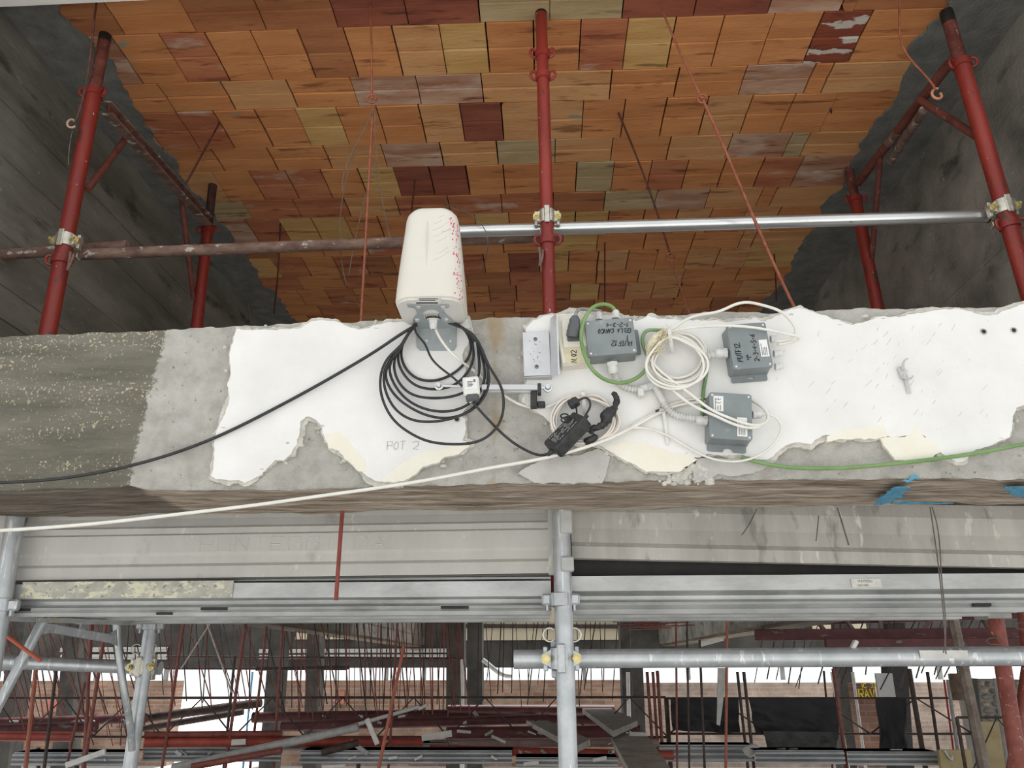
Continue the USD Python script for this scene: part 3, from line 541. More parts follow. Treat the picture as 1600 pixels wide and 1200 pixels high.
# ================================================================ SCAFFOLD BELOW THE BEAM
SY = TH + .045                                       # front standards, just behind the beam
M_toe = mat('toe_board_zinc', (.50, .49, .46), (.61, .60, .565), 5, .55, metal=.1, bump=.15, bscale=60, stretch=(.8, 1, .3), spots=[((.68, .66, .60), 30, .64, .05, (1, 1, .35)), ((.38, .37, .345), 13, .60, .12, (.5, 1, .3))])
def strip_profile(prof, x0, x1, tilt=(0, 0)):
    """a folded sheet: (y, z) profile drawn out along x; tilt moves z at either end"""
    n = len(prof); xs = np.linspace(x0, x1, 40); v = []
    for x in xs:
        k = (x - x0) / (x1 - x0)
        v += [(x, y, z + tilt[0] * (1 - k) + tilt[1] * k) for y, z in prof] + [(x, y + .004, z + tilt[0] * (1 - k) + tilt[1] * k) for y, z in prof]
    f = []
    for i in range(39):
        for j in range(n - 1):
            a = i * 2 * n + j; b = a + 2 * n; f += [(a, b, b + 1), (a, b + 1, a + 1)]; a += n; b += n; f += [(a, b + 1, b), (a, a + 1, b + 1)]
    for e in (0, 39):
        for j in range(n - 1):
            a = e * 2 * n + j; f += [(a, a + 1, a + n + 1), (a, a + n + 1, a + n)]
    for i in range(39):
        for j in (0, n - 1):
            a = i * 2 * n + j; b = a + 2 * n; f += [(a, b, b + n), (a, b + n, a + n)]
    return trimesh.Trimesh(np.array(v, float), np.array(f), process=False)
FY = TH + .10                                        # plane of the toe boards
def zat(px, py, y=FY): return P(px, py, y)[2]
xa, xb = P(30, 850, FY)[0], P(857, 850, FY)[0]
zb0, zb1 = zat(430, 901), zat(430, 780)
h = zb1 - zb0
toe = thing('toe_board', 'dented grey steel toe board with embossed letters, left of the galvanised post', 'toe board')
prof = [(FY - .012, zb0), (FY - .014, zb0 + h * .02), (FY - .012, zb0 + h * .16), (FY - .004, zb0 + h * .20), (FY - .004, zb0 + h * .30), (FY - .010, zb0 + h * .34), (FY - .010, zb0 + h * .56), (FY - .003, zb0 + h * .585), (FY - .003, zb0 + h * .66), (FY + .006, zb0 + h * .69), (FY + .016, zb0 + h * .80), (FY + .02, zb0 + h)]
dt = zat(30, 897) - zat(430, 901) + (P(430, 900, FY)[2] - P(30, 900, FY)[2]) * 0
obj('sheet', strip_profile(prof, xa, xb, (zat(60, 909) - zb0, zat(850, 898) - zb0)), M_toe, toe)
# embossed lettering: strokes of a plain angular hand, drawn as raised ribs
GL = {'P': [[(0, 0), (0, 1), (.8, 1), (.8, .5), (0, .5)]], 'O': [[(0, 0), (0, 1), (.8, 1), (.8, 0), (0, 0)]], 'N': [[(0, 0), (0, 1), (.8, 0), (.8, 1)]], 'T': [[(.4, 0), (.4, 1)], [(0, 1), (.8, 1)]], 'E': [[(.8, 0), (0, 0), (0, 1), (.8, 1)], [(0, .5), (.6, .5)]], 'G': [[(.8, .8), (.8, 1), (0, 1), (0, 0), (.8, 0), (.8, .5), (.45, .5)]],
      'I': [[(.3, 0), (.3, 1)]], 'D': [[(0, 0), (0, 1), (.55, 1), (.8, .75), (.8, .25), (.55, 0), (0, 0)]], 'A': [[(0, 0), (.4, 1), (.8, 0)], [(.15, .38), (.65, .38)]], 'L': [[(0, 1), (0, 0), (.7, 0)]], 'R': [[(0, 0), (0, 1), (.8, 1), (.8, .5), (0, .5)], [(.35, .5), (.8, 0)]], 'C': [[(.8, .85), (.55, 1), (.2, 1), (0, .75), (0, .25), (.2, 0), (.55, 0), (.8, .15)]],
      'V': [[(0, 1), (.4, 0), (.8, 1)]], 'F': [[(0, 0), (0, 1), (.75, 1)], [(0, .5), (.6, .5)]], 'U': [[(0, 1), (0, .2), (.2, 0), (.6, 0), (.8, .2), (.8, 1)]], 'K': [[(0, 0), (0, 1)], [(.7, 1), (0, .45), (.75, 0)]], '1': [[(.1, .75), (.4, 1), (.4, 0)]], '2': [[(0, .8), (.2, 1), (.6, 1), (.8, .75), (.7, .5), (0, 0), (.8, 0)]], '3': [[(0, .9), (.35, 1), (.7, .85), (.7, .65), (.3, .52), (.75, .4), (.75, .15), (.4, 0), (0, .1)]],
      '4': [[(.6, 0), (.6, 1), (0, .35), (.8, .35)]], '5': [[(.75, 1), (.1, 1), (.05, .55), (.5, .6), (.78, .35), (.6, .05), (0, .02)]], '6': [[(.7, 1), (.15, .6), (0, .25), (.25, 0), (.6, .03), (.75, .3), (.5, .5), (.1, .4)]], '0': [[(.4, 0), (.08, .25), (.08, .75), (.4, 1), (.72, .75), (.72, .25), (.4, 0)]], '-': [[(.1, .45), (.7, .5)]], '.': [[(.1, 0), (.16, .08)]], '"': [[(.1, .7), (.15, 1)], [(.35, .7), (.4, 1)]], ' ': []}
def strokes(text, o, ex, ey, h, r, gap=.28, seed=0, wob=.0, aspect=.8, n=5):
    """lettering as thin ribs: text starts at o, reads along ex, stands along ey"""
    q = random.Random(seed); ms = []; x = 0.0; ex, ey = unit(ex), unit(ey)
    for ch in text:
        for st in GL[ch]:
            pts = [np.asarray(o) + ex * (x + (a + q.gauss(0, wob)) * h * aspect) + ey * (b + q.gauss(0, wob)) * h for a, b in st]
            ms.append(sweep(pts, r, n))
        x += h * aspect * ((.45 if ch in 'I.1"' else .8) + gap)
    return cat_(ms)
o = P(311, 862, FY - .0105); o2 = P(311, 841, FY - .0105)
M_emb = mat('embossed_zinc', (.60, .59, .55), (.66, .65, .61), 20, .5, metal=.1); lh = (o2 - o)[2]; lx = 0.0
for ch in 'PONTEGGI DAL':
    if ch != ' ': obj('embossed_letter', strokes(ch, o + np.array([lx, 0, lx * .004]), [1, 0, .004], [0, 0, 1], lh, .0012, 0, aspect=1.18), M_emb, toe)
    lx += lh * 1.18 * ((.45 if ch == 'I' else .8) + .34)
obj('end_cap', box((xa - .026, FY - .016, zat(20, 905)), (xa - .004, FY + .01, zat(20, 800)), .002), M_toe, toe)
obj('hem', beam_bar(np.array([xa, FY - .010, zat(60, 909)]), np.array([xb, FY - .010, zat(850, 898)]), .012, .006), mat('dark_hem', (.12, .12, .11)), toe)
obj('end_plate', box((xb - .001, FY - .018, zat(850, 899)), (P(867, 850, FY)[0], FY + .012, zat(850, 780))), M_toe, toe)
toe3 = thing('toe_board', 'grey steel toe board end left of the leftmost scaffold post', 'toe board'); obj('sheet', box((P(-200, 850, FY)[0], FY, zat(0, 909)), (xa - .03, FY + .006, zat(0, 780))), M_toe, toe3)
toe2 = thing('toe_board', 'streaked grey steel toe board right of the galvanised post, above the dark gap', 'toe board')
xc, xd = P(893, 850, FY)[0], P(1700, 850, FY)[0]; zb0 = zat(1200, 880); h = zat(1200, 790) - zb0
prof = [(FY + .004, zb0), (FY - .012, zb0 + .002), (FY - .012, zb0 + h * .22), (FY - .002, zb0 + h * .30), (FY + .004, zb0 + h * .55), (FY + .004, zb0 + h * .85), (FY + .018, zb0 + h * 1.1)]
obj('sheet', strip_profile(prof, xc, xd, (zat(893, 874) - zb0, zat(1600, 891) - zb0 - .002)), mat('streaked_toe_board', (.40, .385, .35), (.56, .54, .50), 8, .6, metal=.1, bump=.2, bscale=70, stretch=(1.2, 1, .25), spots=[((.66, .64, .58), 34, .62, .05, (1, 1, .3)), ((.27, .26, .235), 15, .58, .1, (1, 1, .3))]), toe2)
obj('backing', box((xc, FY + .03, zat(1200, 905, FY + .05)), (xd, FY + .05, zat(1200, 870, FY + .05))), M_black, toe2, label='black strip standing in for the shade in the gap')  # black strip added so the gap reads as shaded
# platforms
M_deck = mat('platform_zinc', (.40, .41, .40), (.55, .56, .55), 12, .45, metal=.45, bump=.12, bscale=60, stretch=(.5, 1, 1), spots=[((.30, .30, .29), 10, .58, .15, (.4, 1, 1))])
M_deckst = mat('stained_zinc_edge', (.38, .38, .33), (.52, .51, .44), 30, .6, metal=.2, bump=.25, bscale=60, spots=[((.68, .66, .50), 60, .52, .06, (.5, 1, 1)), ((.25, .25, .22), 70, .60, .05, (1, 1, 1))])
def deck(name, label, x0, x1, lip_t, lip_b, rows, px, slots=()):
    t = thing(name, label, 'platform')
    y = FY - .030; zt, zl = zat(px, lip_t, y), zat(px, lip_b, y)
    obj('lip', strip_profile([(y + .02, zt), (y, zt - .002), (y, zl + .002), (y + .012, zl)], x0, x1), M_deck, t)
    pr = [(y + .012, zl)]; 
    for dy, py in rows: pr.append((y + dy, zat(px, py, y + dy)))
    obj('side_rail', strip_profile(pr, x0, x1), M_deck, t)
    zz = pr[-1][1]
    zz += .034
    for k in range(4):
        yy = y + .06 + k * .19
        sec_ = [(yy, zz - .012), (yy + .012, zz - .012), (yy + .012, zz + .004), (yy + .158, zz + .004), (yy + .158, zz - .012), (yy + .17, zz - .012), (yy + .17, zz + .010), (yy, zz + .010)]
        m = extr(Polygon(sec_), x1 - x0); vv = m.vertices.copy(); m.vertices = np.stack([x0 + vv[:, 2], vv[:, 0], vv[:, 1]], 1); m.invert() if m.volume < 0 else None
        obj('underside_plank', m, M_deck, t)
    obj('rear_rail', box((x0, y + .80, zz - .014), (x1, y + .83, zz + .03), .004), M_deck, t)
    obj('deck_top', box((x0, y + .03, DECK - .006), (x1, y + .83, DECK)), M_deck, t)
    for a, b, c in slots:
        w = P(a, c, y + .014)[0], P(b, c, y + .014)[0]; z = zat(px, c, y + .014); obj('slot', box((w[0], y - .0005, z - .0035), (w[1], y + .008, z + .0035)), M_black, t, label='black slot in the rail')
    return t
dl = deck('scaffold_platform', 'galvanised scaffold platform edge left of the post, its rail slotted', P(-120, 930, FY)[0], P(861, 930, FY)[0], 909, 935, [(.03, 938), (.032, 944), (.004, 948), (.002, 952), (.008, 953), (.004, 956), (.010, 962)], 450, [(317, 358, 951), (13, 52, 951), (690, 733, 951), (248, 272, 958)])
obj('stained_lip_cover', box((P(45, 920, FY)[0], FY - .0335, zat(200, 935, FY - .033)), (P(371, 920, FY)[0], FY - .031, zat(200, 908, FY - .033)), .0008), M_deckst, dl, label='yellow-stained edge strip')
dr_ = deck('scaffold_platform', 'galvanised scaffold platform edge right of the post, with a paper sticker', P(889, 930, FY)[0], P(1720, 930, FY)[0], 897, 923, [(.03, 926), (.022, 930), (.024, 936), (.004, 940), (.002, 944), (.012, 947), (.004, 951), (.012, 958)], 1200, [(1517, 1545, 947)])
stk = obj('sticker', box(P(1331, 918, FY - .0315), P(1376, 904, FY - .0325)), mat('worn_paper', (.58, .57, .52), (.70, .69, .64), 60, .8), dr_, label='worn paper sticker')
o = P(1339, 912.4, FY - .0328)
obj('sticker_print', cat_([strokes('PONTEGGI', P(1341, 910, FY - .0328), [1, 0, 0], [0, 0, 1], .006, .0005, .2, aspect=.85), strokes('DALMINE'.replace('M', 'N'), P(1341, 916, FY - .0328), [1, 0, 0], [0, 0, 1], .005, .0005, .2, aspect=.85)]), mat('faded_ink', (.28, .27, .25)), stk)

def standard(label, top, bot, y, r=.0242, lugs=(), loops=(), blocks=(), m=None):
    a, b = P(*bot, y), P(*top, y); t = thing('scaffold_standard', label, 'scaffold post')
    d = unit(a - b); a2 = b + d * ((b[2]) / -d[2])
    obj('tube', sweep([a2, (a2 + b) / 2, b], r, 22), m or M_galv, t, smooth=40)
    for px, py, w, hh in blocks:
        c = P(px, py, y); k = .00185 * w / 2; obj('wedge_block', box(c + [-k, -r - .012, -.0019 * hh / 2], c + [k, .0, .0019 * hh / 2], .003), M_galvdull, t)
    for px, py in lugs:
        c = P(px, py, y); ms = [lathe([(r, -.018), (r + .005, -.016), (r + .005, .016), (r, .018)], c, d, 20)]
        for s in (-1, 1): ms += [box(c + [s * (r + .001), -.016, -.015], c + [s * (r + .026), .010, .015], .005), box(c + [s * (r + .008), -.012, -.03], c + [s * (r + .015), .004, -.012], .002)]
        obj('rosette_lug', cat_(ms), M_galv, t)
    for px, py in loops:
        c = P(px, py, y); ms = []
        for s in (-1, 1): ms.append(sweep(spline([c + [s * r * .9, -.006, .012], c + [s * (r + .018), -.012, .013], c + [s * (r + .025), -.014, 0], c + [s * (r + .018), -.012, -.013], c + [s * r * .9, -.006, -.012]], 22), .0024, 7))
        obj('wire_loop', cat_(ms), mat('bright_wire', (.66, .66, .60), metal=.6, rough=.4), t, smooth=50)
    return t
standard('galvanised scaffold post below the beam between the two toe boards, with a coupler', (876, 790), (888, 1205), SY, .0243, lugs=[(876, 937)], loops=[(878, 992)], blocks=[(884, 816, 18, 36), (886, 883, 19, 20)])
HT = SY + .0525
pipe('scaffold_tube', 'galvanised tube crossing the lower right below the platform', P(803, 1030, HT), P(1720, 1024, HT), .0243, M_galv)
coupler('pipe_coupler', 'zinc coupler at the crossing of the galvanised post and lower tube', P(877, 1029, SY), np.array([-.01, 0, 1.]), np.array([1., 0, 0]), .0243, .0243, M_galv)
a = P(1438, 1029, HT - .026); b = P(1511, 1016, HT - .026)
one('paper_strip', box(a + [0, -.002, 0], b), mat('dirty_white_sheet', (.55, .55, .52), (.68, .68, .65), 30, .7), 'off-white sheet stuck on the lower tube at the right', 'paper')
standard('galvanised scaffold post at the far left edge below the beam', (26, 800), (-8, 1010), SY, .0243, lugs=[(2, 946)])
standard('galvanised rear scaffold post at the lower left, carrying a coupler', (238, 966), (202, 1205), 1.30, .0243, lugs=[(236, 977)], loops=[(228, 1014)])
pipe('scaffold_tube', 'galvanised tube at the lower left with its dark open end by the rear post', P(-80, 1031, 1.355), P(251, 1044, 1.355), .0243, M_galv, .004)
pipe('scaffold_tube', 'thick galvanised tube end poking in at the lower left edge', P(-60, 1033, .92), P(33, 1035, .80), .0243, M_galv, .004)
for (a, b) in ((P(251, 1044, 1.475), P(-80, 1031, 1.475)), (P(33, 1035, .80), P(-60, 1033, .92))):
    pass
coupler('pipe_coupler', 'zinc coupler joining tube and rear post at the lower left', P(221, 1042, 1.30), zax((228, 1000), (210, 1150), 1.30), np.array([1., 0, -.03]), .0243, .0243)
one('strap_ring', lathe([(.0245, -.012), (.029, -.010), (.029, .010), (.0245, .012)], P(2, 1034, .885), unit(P(33, 1035, .80) - P(-60, 1033, .92)), 20), M_zinc, 'zinc ring on the thick tube end at the lower left edge', 'ring')
# end frame bracing
fr_ = thing('brace_frame', 'galvanised end frame with a curved leg under the left platform', 'scaffold frame')
obj('leg', sweep([P(73, 958, .75), P(0, 1097, .70), P(-40, 1172, .68)], .0145, 14), M_galv, fr_, smooth=40)
obj('leg', sweep(spline([P(182, 968, 1.15), P(187, 1030, 1.17), P(196, 1090, 1.2), P(204, 1140, 1.25), P(206, 1172, 1.28)], 24), .0125, 14), M_galv, fr_, smooth=40)
obj('crossbar', cat_([beam_bar(P(66, 979, .78), P(180, 999, 1.14), .006, .030), trimesh.convex.convex_hull(np.array([P(58, 990, .755), P(72, 973, .76), P(88, 979, .8), P(84, 988, .8), P(62, 992, .76)] + [P(58, 990, .765), P(72, 973, .77), P(62, 992, .77)])), trimesh.convex.convex_hull(np.array([P(182, 983, 1.14), P(168, 992, 1.10), P(168, 1003, 1.10), P(184, 1010, 1.14), P(183, 985, 1.15), P(184, 1010, 1.15)]))]), M_galv, fr_)
obj('strut', sweep([P(131, 966, .98), P(128, 984, .96)], .009, 10), M_galv, fr_)
obj('top_angle', cat_([beam_bar(P(12, 963, .50), P(214, 971, 1.26), .030, .005), beam_bar(P(12, 965, .50) , P(214, 973, 1.26), .005, .020)]), M_galvdull, fr_)
obj('hook_bolt', sweep([P(87, 960, .72), P(86, 968, .715)], .008, 8), M_brass, fr_)
one('orange_rod', sweep([P(-30, 964, .62), P(64, 1033, .66)], .0055, 8), mat('orange_painted_rod', (.42, .085, .04), (.52, .13, .07), 20, .5), 'bright orange rod slanting in from the left edge below the platform', 'rod')
rod('thin red rod hanging from the soffit in front of the lettered toe board', [(535, 797, TH - .02), (530, 865, TH - .02), (525, 938, TH - .02)], .0055, mat('red_rod', (.20, .035, .025), (.30, .06, .04), 30, .5), n=10)
for i, (w, lab) in enumerate(((((1182, 795), (1170, 820), (1159, 836)), 'short dark wire end bent left over the right toe board'), (((1308, 793), (1318, 825), (1326, 852)), 'dark wire end hanging over the right toe board'), (((1279, 806), (1277, 828), (1275, 845)), 'faint wire scrap flat on the right toe board'), (((1453, 792), (1463, 860), (1468, 900), (1474, 960), (1478, 1022)), 'long thin wire hanging past the right platform to the lower tube, left strand'), (((1456, 792), (1468, 850), (1471, 900), (1476, 950), (1474, 1020)), 'long thin wire hanging past the right platform to the lower tube, right strand'))):
    one('tie_wire', sweep(spline([P(*q, TH - .01 + .02 * (i > 2) + (FY - TH - .04) * (i == 2)) for q in w], 20), .0016 if i != 1 else .0022, 5), M_wire, lab, 'wire')
# ================================================================ EQUIPMENT ON THE BEAM
WY = -.0105                                          # front of the plaster
M_cblk = mat('black_cable_sheath', (.012, .012, .013), (.028, .028, .03), 40, .42)
M_cwht = mat('white_cable_sheath', (.70, .68, .62), (.78, .76, .70), 30, .5)
M_cgrn = mat('green_cable_sheath', (.13, .25, .075), (.21, .33, .13), 12, .42)
M_cgrn2 = mat('dusty_green_sheath', (.13, .24, .10), (.26, .36, .20), 25, .6)
M_gbox = mat('grey_junction_plastic', (.185, .210, .216), (.232, .258, .264), 12, .5, bump=.05, spots=[((.34, .35, .34), 26, .64, .12, (1, 1, 1))])
M_gland = mat('light_grey_plastic', (.58, .58, .56), (.66, .66, .64), 20, .5)
M_cond = mat('grey_conduit', (.54, .54, .51), (.64, .64, .61), 30, .55)
M_screw = mat('screw_zinc', (.68, .69, .70), metal=.7, rough=.35)
M_ink = mat('black_marker', (.010, .010, .012), rough=.6)
M_paper = mat('white_label', (.72, .72, .70), (.78, .78, .76), 40, .6)
M_inkg = mat('grey_print', (.16, .16, .17), rough=.7)
M_dusty = mat('black_plastic', (.010, .010, .011), (.035, .035, .036), 60, .5)
def cable(name, label, pts, r, m, n=70, sides=9, parent=None, catg='cable', group=None):
    w = spline([P(*q) for q in pts], n) if len(pts) > 2 else np.array([P(*q) for q in pts])
    if parent is not None: return obj(name, sweep(w, r, sides), m, parent, label, smooth=60)
    return one(name, sweep(w, r, sides), m, label, catg, group, smooth=60)
# --- antenna on its bracket
zb = P(680, 512, -.014)[2]
fb = Pz(671, 467, zb); yf = fb[1]; wbot = Pz(727, 482, zb)[0] - Pz(616, 476, zb)[0]; xc0 = (Pz(727, 482, zb)[0] + Pz(616, 476, zb)[0]) / 2
ant = thing('radome_antenna', 'white box-shaped antenna with pink scuffs on its right edge, standing above the coiled black cable', 'antenna')
def rrect(w, d, r, n=9):
    c = []
    for sx, sy, a0 in ((1, 1, 0), (-1, 1, 90), (-1, -1, 180), (1, -1, 270)):
        for k in range(n): a = math.radians(a0 + 90 * k / (n - 1)); c.append((sx * (w / 2 - r) + r * math.cos(a), sy * (d / 2 - r) + r * math.sin(a)))
    return np.array(c)
yb_ = -.018; dep = yb_ - yf
ztop_ = P(672, 326, yf + .045)[2]; hh = ztop_ - zb; wt = P(712, 340, yf + .03)[0] - P(632, 340, yf + .03)[0]; xct = (P(712, 340, yf + .03)[0] + P(632, 340, yf + .03)[0]) / 2
secs = []
for t_, ins in ((0, .006), (.012, .001), (.03, 0), (.25, 0), (.5, 0), (.75, 0), (.9, .0), (.955, .002), (.985, .008), (1.0, .02)):
    k = t_ ** 1.25
    w = wbot + (wt - wbot) * k; d_ = dep + (.095 - dep) * k; yc = (yf + d_ / 2 + .038 * k)
    s = rrect(w - 2 * ins, d_ - 2 * ins, min(.042, d_ * .36) - ins * .5); xc = xc0 + (xct - xc0) * t_
    secs.append(np.c_[s[:, 0] + xc, s[:, 1] + yc, np.full(len(s), zb + .004 + (hh - .004) * t_) + (0 if t_ < .98 else .006 * (1 - (np.abs(s[:, 0]) / (w / 2)) ** 2))])
n = len(secs[0]); v = np.concatenate(secs + [secs[0].mean(0)[None], secs[-1].mean(0)[None] + [[0, 0, .004]]]); f = []
for i in range(len(secs) - 1):
    for j in range(n): k = (j + 1) % n; f += [(i * n + j, i * n + k, i * n + n + k), (i * n + j, i * n + n + k, i * n + n + j)]
c0 = len(secs) * n
for j in range(n): k = (j + 1) % n; f += [(c0, k, j), (c0 + 1, c0 - n + j, c0 - n + k)]
radm = trimesh.Trimesh(v, np.array(f), process=False)
M_rad = mat('radome_white', (.66, .63, .56), (.71, .68, .61), 6, .42, bump=.03, spots=[((.60, .57, .48), 24, .66, .1, (1, 1, .4))])
obj('radome', radm, M_rad, ant, smooth=35)
obj('bottom_cap', trimesh.convex.convex_hull(np.concatenate([np.c_[rrect(wbot - .010, dep - .010, .04) + [xc0, yf + dep / 2], np.full(36, z)] for z in (zb + .0005, zb + .005)])), mat('cap_white', (.66, .65, .61), rough=.5), ant)
def on_radome(px, py):
    """first hit of the photograph's ray on the radome"""
    loc, _, tri = radm.ray.intersects_location([EYE], [unit(ray(px, py))], multiple_hits=False)
    return (loc[0], radm.face_normals[tri[0]]) if len(loc) else (None, None)
rs = random.Random(9); fl, sc = [], []
for k in range(95):
    py = rs.uniform(338, 468); ex = 707 + (py - 335) * .085; px = rs.gauss(ex + 2, 4.2)
    c, nn = on_radome(px, py)
    if c is None: continue
    s = rs.uniform(.0008, .0024); m = trimesh.creation.icosphere(1, 1.0); m.vertices *= [s, s * rs.uniform(1, 2.4), .0004]
    z = unit(nn); x = unit(np.cross(z, [.3, .2, 1.0])); fl.append(orient(m, x, np.cross(z, x), z, c))
obj('pink_flecks', cat_(fl), mat('pink_red_paint', (.55, .06, .12), (.68, .20, .26), 90, .6), ant, kind='stuff', label='pink-red paint flecks')
for a, b in (((676, 360), (702, 346)), ((676, 370), (704, 356)), ((680, 378), (698, 370)), ((678, 406), (702, 392)), ((684, 396), (700, 386)), ((678, 350), (690, 344)), ((690, 362), (706, 358)), ((684, 340), (694, 336))):
    w = [on_radome(a[0] + (b[0] - a[0]) * q, a[1] + (b[1] - a[1]) * q ** 1.4)[0] for q in np.linspace(0, 1, 7)]
    if all(q is not None for q in w): sc.append(sweep(np.array(w), .0004, 4))
obj('scratches', cat_(sc), mat('grey_scratch', (.40, .38, .34)), ant, kind='stuff', label='thin grey scratches')
w = [on_radome(668 - (q * 2), 345 + 70 * q)[0] for q in np.linspace(0, 1, 9)]
obj('ridge', sweep(np.array(w), np.interp(np.linspace(0, 1, 9), [0, .2, .6, 1], [.0006, .0028, .0022, .0004]), 8), mat('radome_ridge', (.62, .60, .54), rough=.45), ant, smooth=60)
def on_bottom(pix, th=.0012, dz=0.0):
    q = Polygon([Pz(a, b, zb)[[0, 1]] for a, b in pix]).buffer(0); m = extr(q, th); m.apply_translation((0, 0, zb - th - dz)); return m
lb = obj('type_label', on_bottom([(652, 464.6), (689, 464.6), (689, 472), (651, 472)], .0005), M_paper, ant, label='white type label')
obj('label_print', cat_([on_bottom([(655, 466), (684, 466), (684, 467), (655, 467)], .0004, .0005), on_bottom([(655, 468.5), (680, 468.5), (680, 469.4), (655, 469.4)], .0004, .0005), on_bottom([(651, 472.3), (684, 472.3), (684, 474), (650, 474)], .0005, .0001)]), M_ink, lb)
brk = thing('antenna_bracket', 'grey zinc bracket bolted to the plaster under the white antenna', 'bracket')
M_brk = mat('grey_zinc_plate', (.33, .37, .38), (.44, .475, .485), 14, .45, metal=.45, bump=.05)
hole = Polygon([Pz(674 + 12.5 * math.cos(a), 488 + 5.8 * math.sin(a), zb)[[0, 1]] for a in np.linspace(0, 6.28, 30)[:-1]])
pq = Polygon([Pz(a, b, zb)[[0, 1]] for a, b in ((636, 474.5), (645, 475.5), (652, 476.2), (690, 476.4), (701, 475.6), (701, 479.2), (693, 480.4), (692, 485), (697, 492), (705, 497.5), (710, 503), (713, 512.5), (648, 512.5), (645, 500), (646, 497), (652, 490), (650, 483), (647, 480), (637, 478))]).buffer(0).difference(hole)
m = extr(pq, .0025); m.apply_translation((0, 0, zb - .003)); obj('plate', m, M_brk, brk)
flz0, flz1 = P(680, 547, -.0145)[2], zb - .0005
q = Polygon([P(a, b, -.0145)[[0, 2]] for a, b in ((650, 509), (713, 509), (713, 541), (709, 547), (656, 547), (651, 542))]); obj('flange', facing(q, .0025, -.0115), M_brk, brk)
obj('bend', sweep([P(650, 512, -.0125), P(713, 512, -.0125)], .0022, 8), M_brk, brk)
for a, b in ((654, 479), (692, 479), (652, 499.5), (697, 499)):
    c = Pz(a, b, zb - .003); obj('bolt', cat_([hexa(c, [0, 0, -1.], .0048, .004), lathe([(0, 0), (.0065, 0), (.0065, .001), (0, .001)], c, [0, 0, -1.], 14)]), M_screw, brk)
for a, b in ((704, 533), (667, 532)):
    c = P(a, b, -.014); obj('bolt', lathe([(0, .0035), (.0035, .003), (.0045, 0), (0, 0)], c, [0, -1., 0], 12), M_screw, brk)
m = extr(hole.buffer(-.0008), .002); m.apply_translation((0, 0, zb - .0015)); obj('ribbed_plug', cat_([m] + [box(Pz(664 + 3.2 * k, 493, zb) + [-.0008, -.02, -.004], Pz(664 + 3.2 * k, 493, zb) + [.0008, .0, -.001]) for k in range(7)]), mat('plug_white', (.66, .65, .61)), brk)
gc = Pz(677, 497, zb - .003); gd = unit([.0, .25, -1.])
obj('cable_gland', cat_([lathe([(0, 0), (.015, 0), (.015, .004), (.0, .004)], gc, gd, 22), hexa(gc + gd * .004, gd, .0105, .009), lathe([(.009, .013), (.0088, .022), (.0055, .027), (.004, .027)], gc, gd, 18)]), M_gland, brk, smooth=35)
obj('gasket', lathe([(0, 0), (.0175, 0), (.0175, .002), (0, .002)], gc, gd, 22), M_dusty, brk)
# --- coiled black cable
coil = thing('coiled_cable', 'coil of black cable hanging from the antenna bracket', 'cable')
TL, TR = (648, 511), (722, 512)
LP = [[(634, 528), (627, 553), (634, 575), (650, 590), (672, 595), (700, 588), (722, 572), (735, 550), (733, 528)],
      [(632, 532), (622, 558), (630, 583), (650, 602), (680, 608), (708, 602), (728, 585), (739, 562), (736, 532)],
      [(629, 535), (616, 567), (624, 598), (642, 615), (676, 622), (715, 617), (742, 600), (749, 572), (740, 532)],
      [(627, 540), (609, 573), (616, 600), (640, 627), (665, 639), (691, 643), (722, 637), (746, 618), (757, 590), (752, 555), (738, 527)],
      [(625, 545), (603, 582), (613, 612), (640, 636), (668, 649), (699, 653), (730, 644), (752, 623), (762, 592), (757, 555), (741, 527)],
      [(626, 540), (601, 580), (604, 615), (622, 643), (645, 656), (670, 659), (712, 652), (745, 634), (763, 603), (759, 565), (742, 530)],
      [(630, 535), (606, 560), (594, 597), (600, 630), (618, 659), (640, 676), (665, 688), (710, 694), (753, 687), (779, 663), (787, 630), (781, 600), (766, 575), (754, 548), (738, 522)]]
for i, lp in enumerate(LP):
    y = WY - .006 - .0052 * i; t_ = [(690, 503 - i * .4, y + .004), (TL[0] - i * .8, TL[1] + i * .3, y)] + [(a, b, y - .002 * math.sin(k)) for k, (a, b) in enumerate(lp)] + [(TR[0] + i * .6, TR[1] + i * .3, y), (692, 503 - i * .4, y + .004)]
    obj('cable_loop', sweep(spline([P(*q) for q in t_], 90), .0031, 9), M_cblk, coil, smooth=60)
cable('black_cable', 'black cable running from the coil down to the left across the plaster', [(652, 508, -.045), (640, 514, -.045), (600, 540, -.035), (540, 577, -.026), (480, 611, -.020), (420, 643, -.019), (340, 682, -.016), (240, 718, -.012), (150, 739, -.013), (70, 750, -.014), (0, 754, -.015), (-80, 758, -.016)], .0038, M_cblk, 110)
cable('black_cable', 'thin black cable from the bracket down to the white adapter box', [(648, 511, -.055), (652, 523, -.056), (664, 538, -.056), (672, 556, -.056), (690, 576, -.056), (708, 590, -.056), (722, 604, -.052)], .0026, M_cblk, 50)
cable('white_cable', 'white cable from the antenna gland passing behind the black coil', [(679, 508, -.055), (684, 522, -.056), (694, 538, -.054), (712, 558, -.05), (735, 575, -.016), (755, 592, -.015), (780, 612, -.015), (806, 629, -.015), (832, 637, -.016), (860, 634, -.020), (880, 621, -.022)], .0033, M_cwht, 90)
inj = thing('adapter_box', 'small white network adapter box hanging in the black coil', 'adapter')
